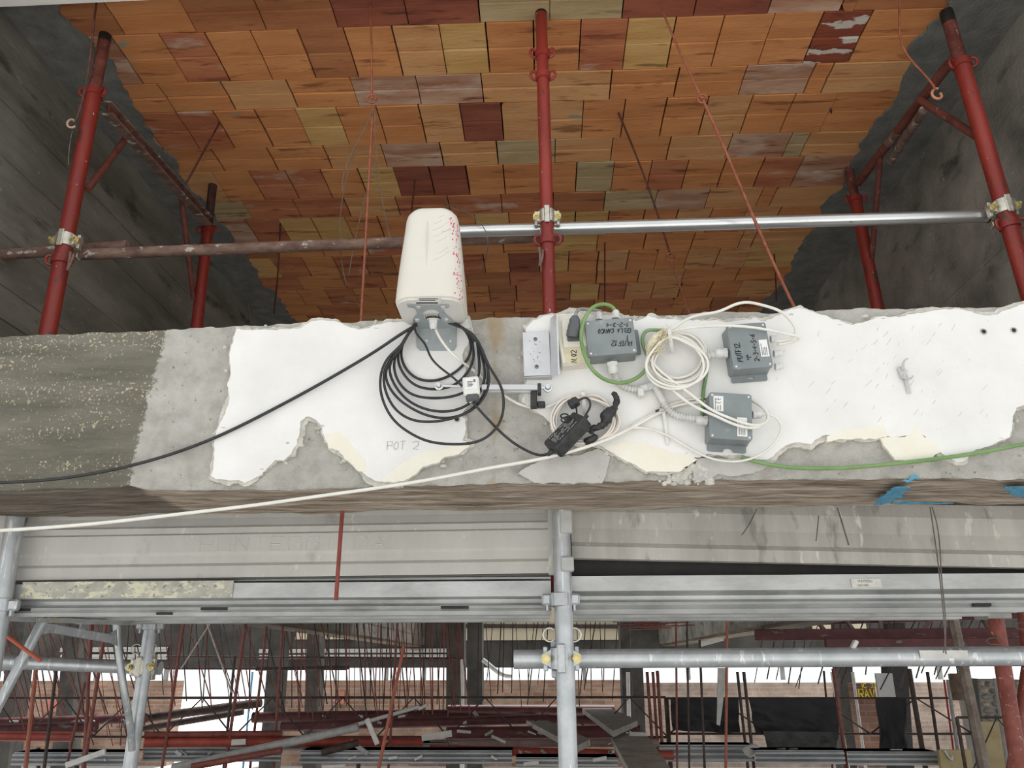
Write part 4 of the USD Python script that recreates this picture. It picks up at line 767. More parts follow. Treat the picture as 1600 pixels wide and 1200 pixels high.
def block(prim, name, px4, y, depth, m, bev=.003, label=None):
    """box whose front face has these four pixel corners (tl, tr, br, bl) on plane y"""
    q = [P(a, b, y) for a, b in px4]; c = sum(q) / 4; ex = unit(q[1] - q[0] + q[2] - q[3]); ez = q[0] - q[3] + q[1] - q[2]; ez = unit(ez - ex * (ez @ ex)); ey = np.cross(ez, ex)
    w = (np.linalg.norm(q[1] - q[0]) + np.linalg.norm(q[2] - q[3])) / 2; h = (np.linalg.norm(q[0] - q[3]) + np.linalg.norm(q[1] - q[2])) / 2
    obj(name, orient(box((-w / 2, 0, -h / 2), (w / 2, depth, h / 2), bev), ex, ey, ez, c), m, prim, label)
    return c, ex, ey, ez, w, h
block(inj, 'case', [(722, 589), (747, 587), (750, 615), (724, 618)], -.075, .028, mat('adapter_white', (.68, .68, .65), rough=.45), .003)
block(inj, 'end_cap', [(725, 614), (750, 612), (746, 624), (730, 626)], -.074, .024, mat('dark_grey_cap', (.08, .085, .09), rough=.5), .004, 'dark grey socket end')
c, ex, ey, ez, w, h = block(inj, 'type_label', [(727, 591), (744, 590), (746, 607), (728, 609)], -.0756, .0005, M_paper, 0)
obj('label_print', cat_([orient(box((-.009 + .0 * k, -.001, .004 - .0035 * k), (.004 - .002 * (k % 2), -.0004, .0055 - .0035 * k)), ex, ey, ez, c) for k in range(4)] + [orient(box((.0055, -.001, .003), (.010, -.0004, .010)), ex, ey, ez, c)]), M_inkg, inj)
cable('black_cable', 'black power lead from the white adapter box to the power brick', [(735, 622, -.062), (742, 632, -.058), (756, 648, -.05), (775, 668, -.035), (800, 690, -.030), (825, 705, -.032), (845, 711, -.042), (857, 709, -.046)], .0031, M_cblk, 60)
one('cable_tie', lathe([(.0052, -.0022), (.0062, -.002), (.0062, .002), (.0052, .0022)], P(737, 627, -.060), P(742, 632, -.058) - P(735, 622, -.062), 14), M_gland, 'small clear tie round the lead below the white adapter box', 'tie')
cable('adapter_lead', 'upright grey lead running into the white adapter box from above', [(742, 535, -.052), (744, 560, -.060), (743, 590, -.070)], .0026, mat('grey_lead', (.25, .27, .28)), 24)
# --- linear sensor
pot = thing('linear_sensor', 'slim aluminium displacement sensor with black end bracket behind the coil', 'sensor')
M_alu = mat('brushed_aluminium', (.56, .57, .58), (.64, .65, .66), 30, .38, metal=.7, stretch=(.2, 1, 1))
block(pot, 'body', [(752, 600), (841, 600), (841, 609), (752, 609)], -.045, .018, M_alu, .0015); block(pot, 'rail', [(756, 609), (838, 609.5), (838, 613), (756, 613)], -.034, .012, M_alu, .001)
block(pot, 'end_cap', [(840, 598.5), (845.5, 598.5), (845.5, 614), (840, 614)], -.047, .022, M_dusty, .001); bar(pot, 'shaft', P(692, 603, -.036), P(752, 604, -.036), .0032, M_screw); bar(pot, 'shaft', P(845, 606, -.036), P(851, 606, -.036), .0035, M_screw)
for px, py, s in ((686, 603, 1), (856, 606, 1)):
    c = P(px, py, -.036); g = np.linspace(0, 2 * np.pi, 25)[:-1]
    obj('rod_eye', cat_([sweep(np.stack([c[0] + .0078 * np.cos(g), np.full(24, c[1]), c[2] + .0078 * np.sin(g)], 1), .0032, 8, closed=True), lathe([(0, -.004), (.0045, -.004), (.0045, .008), (0, .009)], c + [0, -.004, 0], [0, 1., 0], 16)]), M_screw, pot, smooth=40)
    obj('fixing_bolt', sweep([c + [0, .003, 0], [c[0], WY + .006, c[2]]], .0035, 10), M_screw, pot)
block(pot, 'black_bracket', [(829, 611), (839, 611), (839, 635), (829, 635)], -.040, .022, M_dusty, .001); block(pot, 'connector', [(839, 627), (852, 626), (852, 635), (839, 635)], -.038, .018, M_dusty, .002); block(pot, 'mounting_block', [(822, 613), (830, 613), (830, 634), (822, 634)], -.024, .013, M_gland, .001)
# --- aluminium plate bracket
plb = thing('plate_bracket', 'aluminium plate with a projecting fin beside the socket box', 'plate')
M_plate = mat('plate_aluminium', (.55, .56, .58), (.63, .64, .655), 18, .45, metal=.35, bump=.04, spots=[((.40, .30, .31), 120, .72, .02, (1, 1, 1))])
block(plb, 'plate', [(816, 519), (858, 517.5), (861, 586), (819, 588)], -.021, .0085, M_plate, .001)
q = [P(859, 517, -.021), P(861, 587, -.021), P(872, 585, -.060), P(869, 490, -.060), P(860, 497, -.021)]
def slab_of(q, th, n):
    q = np.array(q); k = len(q); v = np.vstack([q, q + np.asarray(n) * th]); f = [(0, i, i + 1) for i in range(1, k - 1)] + [(k, k + i + 1, k + i) for i in range(1, k - 1)]
    for i in range(k): j = (i + 1) % k; f += [(i, k + i, k + j), (i, k + j, j)]
    return trimesh.Trimesh(v, np.array(f), process=False)
obj('fin', slab_of(q, .004, [1., 0, 0]), M_plate, plb)
obj('bottom_shim', slab_of([P(819, 589, -.021), P(862, 587, -.021), P(862, 592, -.012), P(820, 592, -.012)], .002, [0, 0, -1.]), M_galvdull, plb)
for a, b in ((836.5, 530), (838.5, 573)):
    c = P(a, b, -.021); obj('screw', cat_([lathe([(.0028, .0022), (.0048, .0014), (.005, 0), (.0028, 0)], c, [0, -1., 0], 16), lathe([(0, .0005), (.003, .0004), (.003, 0)], c, [0, -1., 0], 10)]), mat('dark_screw', (.20, .20, .21), metal=.6, rough=.4), plb)
rs = random.Random(2); obj('red_specks', cat_([lathe([(0, .0004), (rs.uniform(.0006, .0013), 0), (0, 0)], P(rs.uniform(822, 845), rs.uniform(532, 567), -.0212), [0, -1., 0], 7) for k in range(20)]), mat('dark_red_specks', (.22, .10, .10)), plb, kind='stuff', label='dark specks')
# --- socket box and plug
sb = thing('socket_box', 'cream wall socket box marked N.02 with a grey plug in it', 'socket')
M_sock = mat('cream_plastic', (.64, .61, .53), (.70, .67, .59), 20, .5)
block(sb, 'housing', [(872, 493), (917, 488), (918, 568), (874, 571)], -.046, .038, M_sock, .003)
block(sb, 'frame', [(878, 500), (916, 497), (917, 541), (879, 543)], -.052, .008, M_sock, .002)
block(sb, 'rib', [(871, 497), (878, 496), (879, 568), (873, 569)], -.050, .02, M_sock, .002)
block(sb, 'name_panel', [(880, 543), (916, 541), (917, 567), (880, 569)], -.0475, .003, mat('yellowed_panel', (.55, .49, .33), (.64, .58, .42), 40, .6), .0005, 'yellowed panel marked N.02')
o = P(899, 566, -.0482); obj('number', strokes('N.02', P(901, 566, -.0482), [0, 0, 1], [-1., 0, .05], .0125, .0009, .30, wob=.04, seed=4, aspect=.62), M_ink, sb, label='handwritten N.02')
plug = thing('power_plug', 'dark grey rubber plug in the cream socket box', 'plug')
a, b = P(895, 527, -.058), P(899, 493, -.075); d = b - a; L = np.linalg.norm(d)
block(plug, 'base', [(886, 513), (907, 512), (908, 531), (886, 532)], -.060, .010, mat('plug_grey', (.075, .08, .085), (.11, .115, .12), 40, .55), .003)
obj('body', lathe([(0, 0), (.0155, .001), (.016, L * .16), (.0150, L * .2), (.0155, L * .26), (.0145, L * .34), (.0150, L * .4), (.0135, L * .62), (.0125, L * .66), (.013, L * .8), (.009, L * .92), (.006, L * 1.0), (0, L * 1.0)], a, d, 22), LOOKS['plug_grey'], plug, smooth=40)
cable('plug_lead', 'grey lead bending out of the plug over the top of the beam', [(899, 494, -.074), (902, 486, -.072), (912, 483, -.05), (925, 484, -.03), (940, 487, -.018)], .0042, mat('lead_grey', (.20, .20, .19), (.38, .37, .34), 60, .6), 40)
# --- junction boxes
def jbox(label, front, flange, y=-.062):
    t = thing('junction_box', label, 'junction box')
    q = [P(a, b, y) for a, b in front]; c = sum(q) / 4; ex = unit(q[1] - q[0] + q[2] - q[3]); ez = q[0] - q[3] + q[1] - q[2]; ez = unit(ez - ex * (ez @ ex)); ey = np.cross(ez, ex)
    w = (np.linalg.norm(q[1] - q[0]) + np.linalg.norm(q[2] - q[3])) / 2; h = (np.linalg.norm(q[0] - q[3]) + np.linalg.norm(q[1] - q[2])) / 2
    D = -y + WY - .001
    def loft(a, b, z0, z1, r):  # box body slightly wider at its back
        A = rrect(a[0], a[1], r); B = rrect(b[0], b[1], r); return trimesh.convex.convex_hull(np.vstack([np.c_[A[:, 0], np.full(len(A), z0), A[:, 1]], np.c_[B[:, 0], np.full(len(B), z1), B[:, 1]]]))
    obj('body', orient(loft((w * .985, h * .985), (w * 1.03, h * 1.03), .0115, D, .006), ex, ey, ez, c), M_gbox, t)
    obj('lid', orient(loft((w, h), (w * 1.01, h * 1.01), 0, .011, .006), ex, ey, ez, c), M_gbox, t)
    if flange == 'r': A = (w / 2 - .01, -h * .36, w / 2 + .016, h * .36)
    else: A = (-w * .46, -h / 2 - .017, w * .46, -h / 2 + .01)
    fp = Polygon([(A[0], A[1]), (A[2], A[1]), (A[2], A[3]), (A[0], A[3])]).buffer(-.004).buffer(.004)
    if flange == 'd': fp = fp.difference(affinity.translate(Polygon([(.012 * math.cos(g), .010 * math.sin(g)) for g in np.linspace(0, 6.28, 20)[:-1]]), 0 + .003, -h / 2 - .018))
    if flange == 'k': fp = fp.difference(affinity.translate(Polygon([(.008 * math.cos(g), .003 * math.sin(g)) for g in np.linspace(0, 6.28, 16)[:-1]]), .004, -h / 2 - .008))
    m = extr(fp, .004); vv = m.vertices.copy(); m.vertices = np.stack([vv[:, 0], D - vv[:, 2] - .0005, vv[:, 1]], 1)
    obj('mounting_flange', orient(m, ex, ey, ez, c), M_gbox, t)
    for sx in (-1, 1):
        for sz in (-1, 1):
            o = c + ex * sx * (w / 2 - .0065) + ez * sz * (h / 2 - .0065); obj('screw', lathe([(0, .0012), (.0026, .001), (.0032, 0), (0, 0)], o, -ey, 10), M_screw, t)
    return t, c, ex, ey, ez, w, h
def gland(t, c, ax, s=1.0):
    ax = unit(ax); obj('cable_gland', cat_([hexa(c, ax, .0108 * s, .007 * s), lathe([(.0092 * s, .007 * s), (.0092 * s, .010 * s), (.0098 * s, .011 * s), (.0098 * s, .018 * s), (.0065 * s, .023 * s), (.004 * s, .023 * s)], c, ax, 16)]), M_gland, t, smooth=35)
def sticker(t, c, ex, ey, ez, x0, z0, x1, z1, name='type_label', vertical=True, lines=4, ce=False):
    s = obj(name, orient(box((x0, -.0006, z0), (x1, .0002, z1), .0), ex, ey, ez, c), M_paper, t, label='white type label'); ms = []; r = random.Random(int(1e4 * abs(x0)))
    W, H = x1 - x0, z1 - z0
    for k in range(lines):
        xx = x0 + W * (.16 + .74 * k / lines); L = H * r.uniform(.35, .8) * (.55 if ce and k > 0 else 1)
        ms.append(orient(box((xx, -.0010, z0 + H * .08), (xx + W * .07, -.0005, z0 + H * .08 + L)), ex, ey, ez, c))
    if ce:
        for zc_, op in ((z1 - H * .17, 0), (z1 - H * .38, 1)):
            g = np.linspace(math.radians(-150), math.radians(-30), 10); R = W * .30; ms.append(sweep(np.array([c + ex * (x0 + W * .5 + R * math.cos(a)) + ez * (zc_ + R * math.sin(a) + R * .5) - ey * .0009 for a in g]), .0006, 4))
            if op == 0: ms.append(sweep(np.array([c + ex * (x0 + W * .5) + ez * (zc_ - R * .5) - ey * .0009, c + ex * (x0 + W * .5) + ez * (zc_ + R * .3) - ey * .0009]), .0006, 4))
    obj('label_print', cat_(ms), M_inkg, s)
t, c, ex, ey, ez, w, h = jbox('grey junction box with upside-down handwriting, right of the cream socket', [(916, 502), (990, 496), (994, 551), (917, 557)], 'r')
for txt, dx, dz, hh_, asp, sd in (('PUTF12.', .050, -.020, .0130, .62, 1), ('1', .044, -.0065, .0105, .8, 2), ('CELLA CARICO', .051, .0115, .0105, .60, 3), ('1-2-3-4', .047, .027, .0100, .76, 4)):
    obj('handwriting', strokes(txt.replace('O', '0'), c + ex * dx * (w / .116) + ez * (dz + hh_ * .5) - ey * .0006, -ex + ez * .06, -ez - ex * .25, hh_, .0009, .26, seed=sd, wob=.05, aspect=asp), M_ink, t, label=f'black marker writing {txt}')
gland(t, P(956, 566, -.040), P(957, 575, -.038) - P(956, 566, -.040), 1.25); gland(t, P(962, 498, -.035), [.05, 0, 1.], .95); gland(t, P(936, 500, -.035), [0, 0, 1.], .9)
t, c, ex, ey, ez, w, h = jbox('grey junction box with sideways handwriting, upper one at the right of the white coil', [(1137, 508), (1198, 503), (1206, 573), (1145, 577)], 'k')
for txt, dx, dz, hh_, asp, sd in (('PUTF12.', -.022, -.038, .012, .62, 5), ('"1"', -.002, -.036, .009, .7, 6), ('2-3-4-5-6', .016, -.040, .0105, .68, 7)):
    obj('handwriting', strokes(txt, c + ex * dx + ez * dz - ey * .0006, ez - ex * .02, -ex + ez * .15, hh_, .0009, .26, seed=sd, wob=.05, aspect=asp), M_ink, t, label=f'black marker writing {txt}')
sticker(t, c, ex, ey, ez, .022, -.030, .041, .012, lines=4)
gland(t, P(1136, 552, -.040), [-1., 0, -.02], 1.15)
for k, (a, b) in enumerate(((1204, 530), (1209, 553), (1211, 573))): gland(t, P(a, b, -.036), [1., 0, .06], .85)
t, c, ex, ey, ez, w, h = jbox('grey junction box with two white labels and cables crossing its lid', [(1109, 612), (1175, 617), (1175, 688), (1108, 685)], 'd')
sticker(t, c, ex, ey, ez, -.038, .010, -.016, .046, lines=3, ce=True); sticker(t, c, ex, ey, ez, .014, -.046, .036, -.002, lines=4)
gland(t, P(1105, 658, -.040), [-1., 0, .12], 1.1); gland(t, P(1176, 648, -.038), [1., 0, 0], .9)
# --- conduits
def corrugated(label, pts, r=.0088, n=260, waves=26, parent=None):
    w = spline([P(*q) for q in pts], n); k = np.linspace(0, waves, n); rr = r * (.88 + .15 * np.clip(np.sin(2 * np.pi * k) * 1.6, -1, 1)); return one('corrugated_conduit', sweep(w, rr, 14), M_cond, label, 'conduit', smooth=60)
corrugated('grey corrugated conduit curving down from the first junction box to the tee', [(957, 573, -.036), (960, 584, -.026), (968, 598, -.020), (984, 607, -.020), (1002, 608, -.021)], waves=13)
corrugated('grey corrugated conduit from the tee down to the labelled junction box', [(1036, 627, -.021), (1043, 638, -.021), (1056, 648, -.024), (1076, 653, -.032), (1098, 656, -.038)], waves=15)
corrugated('short grey corrugated conduit between the white coil and the upper box', [(1096, 560, -.024), (1110, 556, -.032), (1128, 553, -.039)], waves=6)
tee = thing('conduit_tee', 'light grey conduit tee with a clip below the white coil', 'conduit fitting')
bar(tee, 'sleeve', P(1000, 608, -.021), P(1018, 603, -.021), .0088, M_cond, 18); bar(tee, 'sleeve', P(1024, 605, -.021), P(1037, 628, -.021), .0082, M_cond, 18); bar(tee, 'branch', P(1010, 605, -.021), P(1046, 592, -.022), .0092, mat('blue_grey_plastic', (.50, .54, .55)), 18)
block(tee, 'clip', [(996, 606), (1006, 605), (1007, 618), (997, 618)], -.033, .02, M_gland, .002)
# --- green cables
cable('green_cable', 'bright green cable looping in a circle below the first junction box', [(962, 489, -.036), (957, 480, -.040), (945, 475.5, -.05), (927, 480, -.062), (914, 497, -.070), (908, 522, -.072), (913, 553, -.070), (927, 579, -.062), (948, 594, -.050), (973, 598, -.040), (997, 589, -.034), (1011, 574, -.030)], .0046, M_cgrn, 110)
cable('green_cable', 'dusty green cable rising along the left side of the white coil', [(1012, 574, -.030), (1013, 562, -.030), (1007, 545, -.030), (1004, 528, -.030), (1009, 518, -.030), (1020, 515.5, -.030), (1036, 515.5, -.028)], .0043, M_cgrn2, 60)
cable('green_cable', 'short dusty green cable behind the coil running down to the lower box', [(1103, 566, -.016), (1104, 580, -.016), (1100, 605, -.016), (1098, 630, -.016), (1097, 652, -.017)], .0042, M_cgrn2, 40)
cable('green_cable', 'green cable running from the lower junction box to the right edge of the beam', [(1158, 714, -.017), (1185, 722, -.020), (1215, 728, -.020), (1255, 731.5, -.020), (1320, 731, -.020), (1420, 722, -.021), (1500, 712, -.020), (1600, 694, -.018), (1680, 679, -.018)], .0046, M_cgrn, 90)
# --- coiled white cables
def ring_coil(name, label, c, rx, ry, n, y0, dy, r, m, seed, spread=6, drop=0, rot=0.0):
    t = thing(name, label, 'cable'); rr = random.Random(seed)
    for i in range(n):
        k = i / max(1, n - 1); a0 = rr.uniform(0, 6); ox, oy = rr.gauss(0, spread * .3), k * drop + rr.gauss(0, spread * .25); sx, sy = rx * (1 - .16 * rr.random()), ry * (1 - .20 * rr.random()); pts = []
        for g in np.linspace(0, 2 * np.pi, 40)[:-1]:
            q = .02 * math.sin(2 * g + a0) + .015 * math.sin(3 * g + 2 * a0); X, Y = sx * (1 + q) * math.cos(g), sy * (1 + q) * math.sin(g)
            # gathered by the strap near the top
            gth = math.exp(-((g - 4.5) / .5) ** 2); Y = Y * (1 - gth) + (-ry * .93 + i * .8) * gth
            pts.append(P(c[0] + ox * (1 - gth) + X * math.cos(rot) - Y * math.sin(rot), c[1] + oy * (1 - gth) + X * math.sin(rot) + Y * math.cos(rot), y0 - dy * i + .004 * math.sin(g + a0)))
        obj('cable_loop', sweep(np.array(pts), r, 8, closed=True), m, t, smooth=60)
    return t
ring_coil('coiled_cable', 'coil of white cable with a hemp tuft between the first and second junction boxes', (1058, 555), 48, 38, 10, -.020, .0042, .0031, M_cwht, 4, 9, 17)
tuft = thing('hemp_tuft', 'frayed cream fibre wrapped round the left side of the white coil', 'fibre'); rh = random.Random(6); M_hemp = mat('hemp_fibre', (.60, .53, .36), (.74, .68, .52), 90, .9); ms = []
for k in range(160):
    q = rh.random(); a = (1016 + 24 * q + rh.gauss(0, 3.5), 552 - 30 * q ** 1.2 + rh.gauss(0, 4)); b = (a[0] + rh.gauss(5, 5), a[1] + rh.gauss(-5, 5)); ms.append(sweep(spline([P(*a, -.052 + rh.gauss(0, .004)), P((a[0] + b[0]) / 2 + rh.gauss(0, 2), (a[1] + b[1]) / 2 + rh.gauss(0, 2), -.060 + rh.gauss(0, .004)), P(*b, -.054 + rh.gauss(0, .004))], 5), .0007, 3))
obj('fibres', cat_(ms), M_hemp, tuft, kind='stuff'); obj('wrap', sweep(spline([P(1013, 556, -.045), P(1018, 540, -.046), P(1028, 526, -.046), P(1042, 519, -.044)], 20), np.interp(np.linspace(0, 1, 20), [0, .3, .7, 1], [.005, .0115, .011, .006]), 12), M_hemp, tuft, smooth=60)
def strap(label, pts, w=.004, th=.0012, head=None):
    p = [P(*q) for q in pts]; d = unit(p[-1] - p[0]); t = thing('cable_tie', label, 'cable tie'); s = unit(np.cross(d, [0, 1., 0])); q = spline(p, 12) if len(p) > 2 else np.array(p)
    v = np.concatenate([q + s * w, q - s * w, q - s * w + [0, th, 0], q + s * w + [0, th, 0]]); n = len(q); f = []
    for k in range(4):
        for i in range(n - 1): a, b = k * n + i, ((k + 1) % 4) * n + i; f += [(a, b, b + 1), (a, b + 1, a + 1)]
    obj('strap', trimesh.Trimesh(v, np.array(f), process=False), M_tie, t)
    if head: hc = P(*head); obj('head', box(hc - [.0055, .004, .005], hc + [.0055, .004, .005], .0015), M_tie, t)
    return t
M_tie = mat('clear_tie_plastic', (.60, .61, .59), (.68, .69, .67), 20, .4)
strap('clear cable tie strapped over the top of the white coil by the hemp tuft', [(1045, 512, -.056), (1047, 525, -.062), (1049, 538, -.050), (1051, 552, -.014)], .0042, head=(1045, 516, -.058))
strap('clear tie tail hanging straight down below the conduit tee', [(1036, 640, -.020), (1040, 665, -.016), (1043, 694, -.0145)], .0036)
ring_coil('coiled_cable', 'coil of pinkish white cable round the black power brick', (913, 655), 53, 41, 8, -.018, .0028, .0026, mat('pinkish_white_sheath', (.70, .64, .57), (.77, .72, .66), 30, .5), 8, 9, 3)
strap('clear cable tie strapped over the coil above the power brick', [(911, 610, -.034), (912, 622, -.042), (913, 634, -.036), (914, 648, -.013)], .0045, head=(911, 616, -.040))
# --- white cables between the boxes
A_ = [(1046, 517, -.050), (1062, 506, -.046), (1080, 496, -.040), (1100, 491, -.040), (1125, 486, -.045), (1148, 476, -.050), (1166, 472.5, -.050), (1192, 477, -.050), (1220, 487, -.048), (1237, 503, -.048), (1243, 522, -.046), (1232, 530, -.042), (1214, 533, -.038), (1206, 532, -.036)]
cable('white_cable', 'white cable arching above the beam edge from the coil to the upper junction box', A_, .0036, M_cwht, 110)
cable('white_cable', 'white cable crossing the top of the upper junction box to its right side', [(1048, 519, -.052), (1066, 514, -.058), (1095, 510.5, -.068), (1135, 509, -.074), (1170, 511, -.074), (1200, 515.5, -.070), (1230, 522, -.058), (1250, 529, -.048), (1238, 534, -.042), (1216, 537, -.038)], .0033, M_cwht, 90)
cable('white_cable', 'upper of two white cables slanting from the coil across the labelled box', [(1016, 562, -.050), (1030, 578, -.048), (1052, 596, -.050), (1083, 619, -.060), (1113, 641, -.072), (1145, 655, -.074), (1175, 664, -.070), (1193, 662, -.060), (1200, 651, -.045), (1194, 638, -.035), (1180, 628, -.026), (1172, 622, -.018)], .0034, M_cwht, 110)
cable('white_cable', 'lower of two white cables slanting from the coil across the labelled box', [(1013, 572, -.044), (1026, 588, -.044), (1048, 607, -.048), (1080, 632, -.062), (1118, 650, -.074), (1150, 664, -.074), (1178, 668.5, -.068), (1196, 660, -.052), (1199, 648, -.040), (1188, 634, -.030), (1174, 626, -.018)], .0034, M_cwht, 110)
cable('white_cable', 'long thick white cable sagging from the lower box past the brick to the left edge', [(1120, 625, -.014), (1100, 628, -.015), (1070, 631, -.017), (1045, 638, -.020), (1020, 650, -.020), (995, 664, -.021), (970, 677, -.028), (935, 692, -.045), (890, 706, -.050), (850, 716, -.050), (770, 730.5, -.045), (700, 744, -.045), (600, 761, -.055), (500, 775, -.065), (400, 789, -.075), (300, 801, -.085), (150, 818, -.10), (0, 829, -.115), (-90, 834, -.12)], .0040, M_cwht, 150)
cable('white_cable', 'second white cable behind the labelled box joining the bundle at the tie', [(1118, 618, -.014), (1095, 622, -.014), (1066, 627, -.015), (1040, 636, -.017), (1018, 648, -.017), (998, 659, -.017), (985, 668, -.018)], .0032, M_cwht, 60)
cable('white_cable', 'thin white cable hanging in a loop below and right of the labelled box', [(985, 669, -.022), (1005, 669, -.020), (1040, 679, -.018), (1075, 699, -.018), (1105, 714, -.020), (1140, 721, -.028), (1172, 717, -.030), (1200, 702, -.028), (1216, 683, -.028), (1220, 666, -.030), (1211, 652, -.034), (1198, 647.5, -.037), (1182, 648, -.038)], .0027, M_cwht, 110)
tb = thing('tie_knot', 'grimy tie round the cable bundle below the conduit tee', 'cable tie'); obj('band', cat_([lathe([(.0065, -.003), (.008, -.0028), (.008, .0028), (.0065, .003)], P(1036, 639, -.019), P(1045, 638, -.02) - P(1020, 650, -.02), 16), box(P(1033, 641, -.026) - [.006, .003, .004], P(1033, 641, -.026) + [.006, .004, .005], .0015)]), mat('grimy_plastic', (.30, .28, .25), (.55, .53, .48), 70, .6), tb); obj('tail', sweep([P(1030, 640, -.028), P(1024, 643, -.026)], .0022, 6), M_dusty, tb)
# --- power brick
bk = thing('power_brick', 'black power supply brick hanging tilted in the pinkish white coil', 'power supply')
p0, p1 = P(863, 704, -.052), P(911, 654, -.052); u = unit(p1 - p0); L = np.linalg.norm(p1 - p0); nrm = unit(np.cross(u, [0, 1., 0])); nrm = nrm if nrm[0] < 0 else -nrm     # nrm: up-left in the wall plane
q1 = unit(nrm * .75 + np.array([0, -1., 0]) * .75); q2 = unit(np.cross(u, q1))
ctr = (p0 + p1) / 2
def bb(a, b, bev=.0025): return orient(box(a, b, bev), u, q2, q1, ctr)
obj('case', bb((-L / 2, -.026, -.017), (L / 2, .026, .017), .004), M_dusty, bk)
lab_ = obj('rating_label', bb((-L * .40, -.021, .0166), (L * .34, .021, .0174), 0), mat('matt_black_label', (.02, .02, .021), rough=.5), bk)
ms = []; rk = random.Random(4)
for k in range(7):
    x = -L * .36
    while x < L * .28:
        l2 = rk.uniform(.003, .012)
        if rk.random() < .62: ms.append(orient(box((x, -.017 + .0052 * k, .0172), (x + l2, -.0155 + .0052 * k, .0177)), u, q2, q1, ctr))
        x += l2 + .002
obj('label_print', cat_(ms), mat('pale_grey_print', (.42, .42, .42)), lab_)
obj('strain_relief', sweep([p0 - u * .003, p0 - u * .008, p0 - u * .016], [.0065, .0055, .004], 12), M_dusty, bk); obj('strain_relief', sweep([p1 - u * .002 + q2 * .004, p1 + u * .012 + q2 * .004], [.006, .004], 12), M_dusty, bk)
cable('power_lead', 'black lead looping from the top of the brick to the ferrite', [(914, 651, -.050), (920, 640, -.048), (922, 629, -.046), (917, 622, -.046), (909, 623, -.046), (901, 629, -.044)], .0024, M_cblk, 40)
fe = thing('ferrite_block', 'black taped ferrite lump on the upper left of the pinkish coil', 'ferrite'); a, b = P(890, 633, -.046), P(905, 625, -.046); obj('core', lathe([(0, 0), (.0105, .002), (.0125, .006), (.0115, .011), (.0128, .016), (.011, .024), (0, .027)], a - (b - a) * .1, b - a, 11), M_dusty, fe); obj('lead', sweep(spline([P(899, 634, -.042), P(901, 641, -.042), P(901, 648, -.044)], 8), .0022, 6), M_cblk, fe)
wl = thing('wire_loop', 'small black wire loops tied at the left corner of the brick', 'wire')
for k, (cx_, cy_, rx_, ry_) in enumerate(((882, 650, 6, 3.5), (884, 656, 7, 4), (890, 654, 8, 4))):
    g = np.linspace(0, 6.28, 22)[:-1]; obj('turn', sweep(np.array([P(cx_ + rx_ * math.cos(a), cy_ + ry_ * math.sin(a), -.060 - .002 * k + .004 * math.sin(a)) for a in g]), .0017, 6, closed=True), M_cblk, wl)
tp = thing('taped_joint', 'crumpled black taped cable joint on the right of the pinkish coil', 'taped joint'); w = spline([P(957, 614, -.040), P(963, 620, -.042), P(962, 632, -.044), P(957, 641, -.046), P(948, 651, -.048), P(944, 660, -.046), P(934, 668, -.044), P(925, 672, -.042), P(927, 677, -.040)], 46); kk = np.linspace(0, 1, 46)
rr = np.interp(kk, [0, .12, .3, .42, .55, .68, .8, 1], [.005, .0072, .006, .012, .015, .010, .008, .0055]); m = sweep(w, rr, 16); m.vertices += trimesh.geometry.mean_vertex_normals(len(m.vertices), m.faces, m.face_normals) * ((meshkit.fbm(m.vertices * 130, 3, 1) - .5) * .009)[:, None]; obj('tape', m, M_dusty, tp, smooth=40)
m = sweep(spline([P(916, 690, -.034), P(923, 687, -.042), P(930, 684, -.036)], 12), .0085, 12); m.vertices += (meshkit.fbm(m.vertices * 150, 3, 4) - .5)[:, None] * .006; one('tape_wrap', m, M_dusty, 'black tape wrapped round the bottom of the pinkish coil', 'tape', smooth=40)
cable('black_wire', 'thin black wire between the brick and the taped joint', [(916, 672, -.040), (922, 676, -.040), (929, 678, -.040)], .0018, M_cblk, 16)
# --- small things on the plaster
hk = thing('tie_anchor', 'lone grey plastic tie anchor with curved horns on the right half of the plaster', 'anchor'); M_hk = mat('grey_tie_plastic', (.44, .44, .43), (.52, .52, .51), 30, .5)
block(hk, 'base', [(1405, 573), (1415, 571), (1418, 590), (1408, 592)], -.021, .011, M_hk, .002); obj('horn', sweep(spline([P(1411, 577, -.022), P(1411, 569, -.026), P(1414, 563, -.028), P(1419, 560, -.028)], 14), np.linspace(.0042, .0016, 14), 8), M_hk, hk, smooth=50); obj('horn', sweep(spline([P(1413, 586, -.022), P(1418, 592, -.026), P(1423, 591, -.028), P(1426, 587, -.028)], 14), np.linspace(.0042, .0016, 14), 8), M_hk, hk, smooth=50)
obj('tail', slab_of([P(1413, 592, -.017), P(1418, 591, -.017), P(1424, 614, -.0135), P(1418, 615, -.0135)], .0015, [0, 1., 0]), M_hk, hk)
M_hole = mat('dark_hole', (.03, .03, .028), rough=.9)
for lab, (a, b), r in (('dark drilled hole near the right end of the plaster, left of two', (1537, 518), .0055), ('dark screw hole near the right end of the plaster, right of two', (1584, 516), .0052), ('dark screw plug under the black coil', (714, 655), .005)):
    c = P(a, b, WY); t = thing('drill_hole', lab, 'screw hole'); obj('rim', lathe([(r, .0005), (r * 1.35, .0012), (r * 1.6, 0), (r, -.0005)], c, [0, -1., 0], 16), M_under, t); obj('plug', lathe([(0, .0004), (r, .0003), (r, -.001), (0, -.001)], c, [0, -1., 0], 14), M_hole, t)
one('pencil_writing', strokes('P0T 2', P(604, 703, WY - .0002), [1, 0, .0], [.05, 0, 1], .0205, .00055, .25, seed=2, wob=.03, aspect=.72), mat('pencil_grey', (.36, .36, .36)), 'pencilled words POT 2 on the plaster below the black coil', 'writing')
rq_ = random.Random(12); sc = []
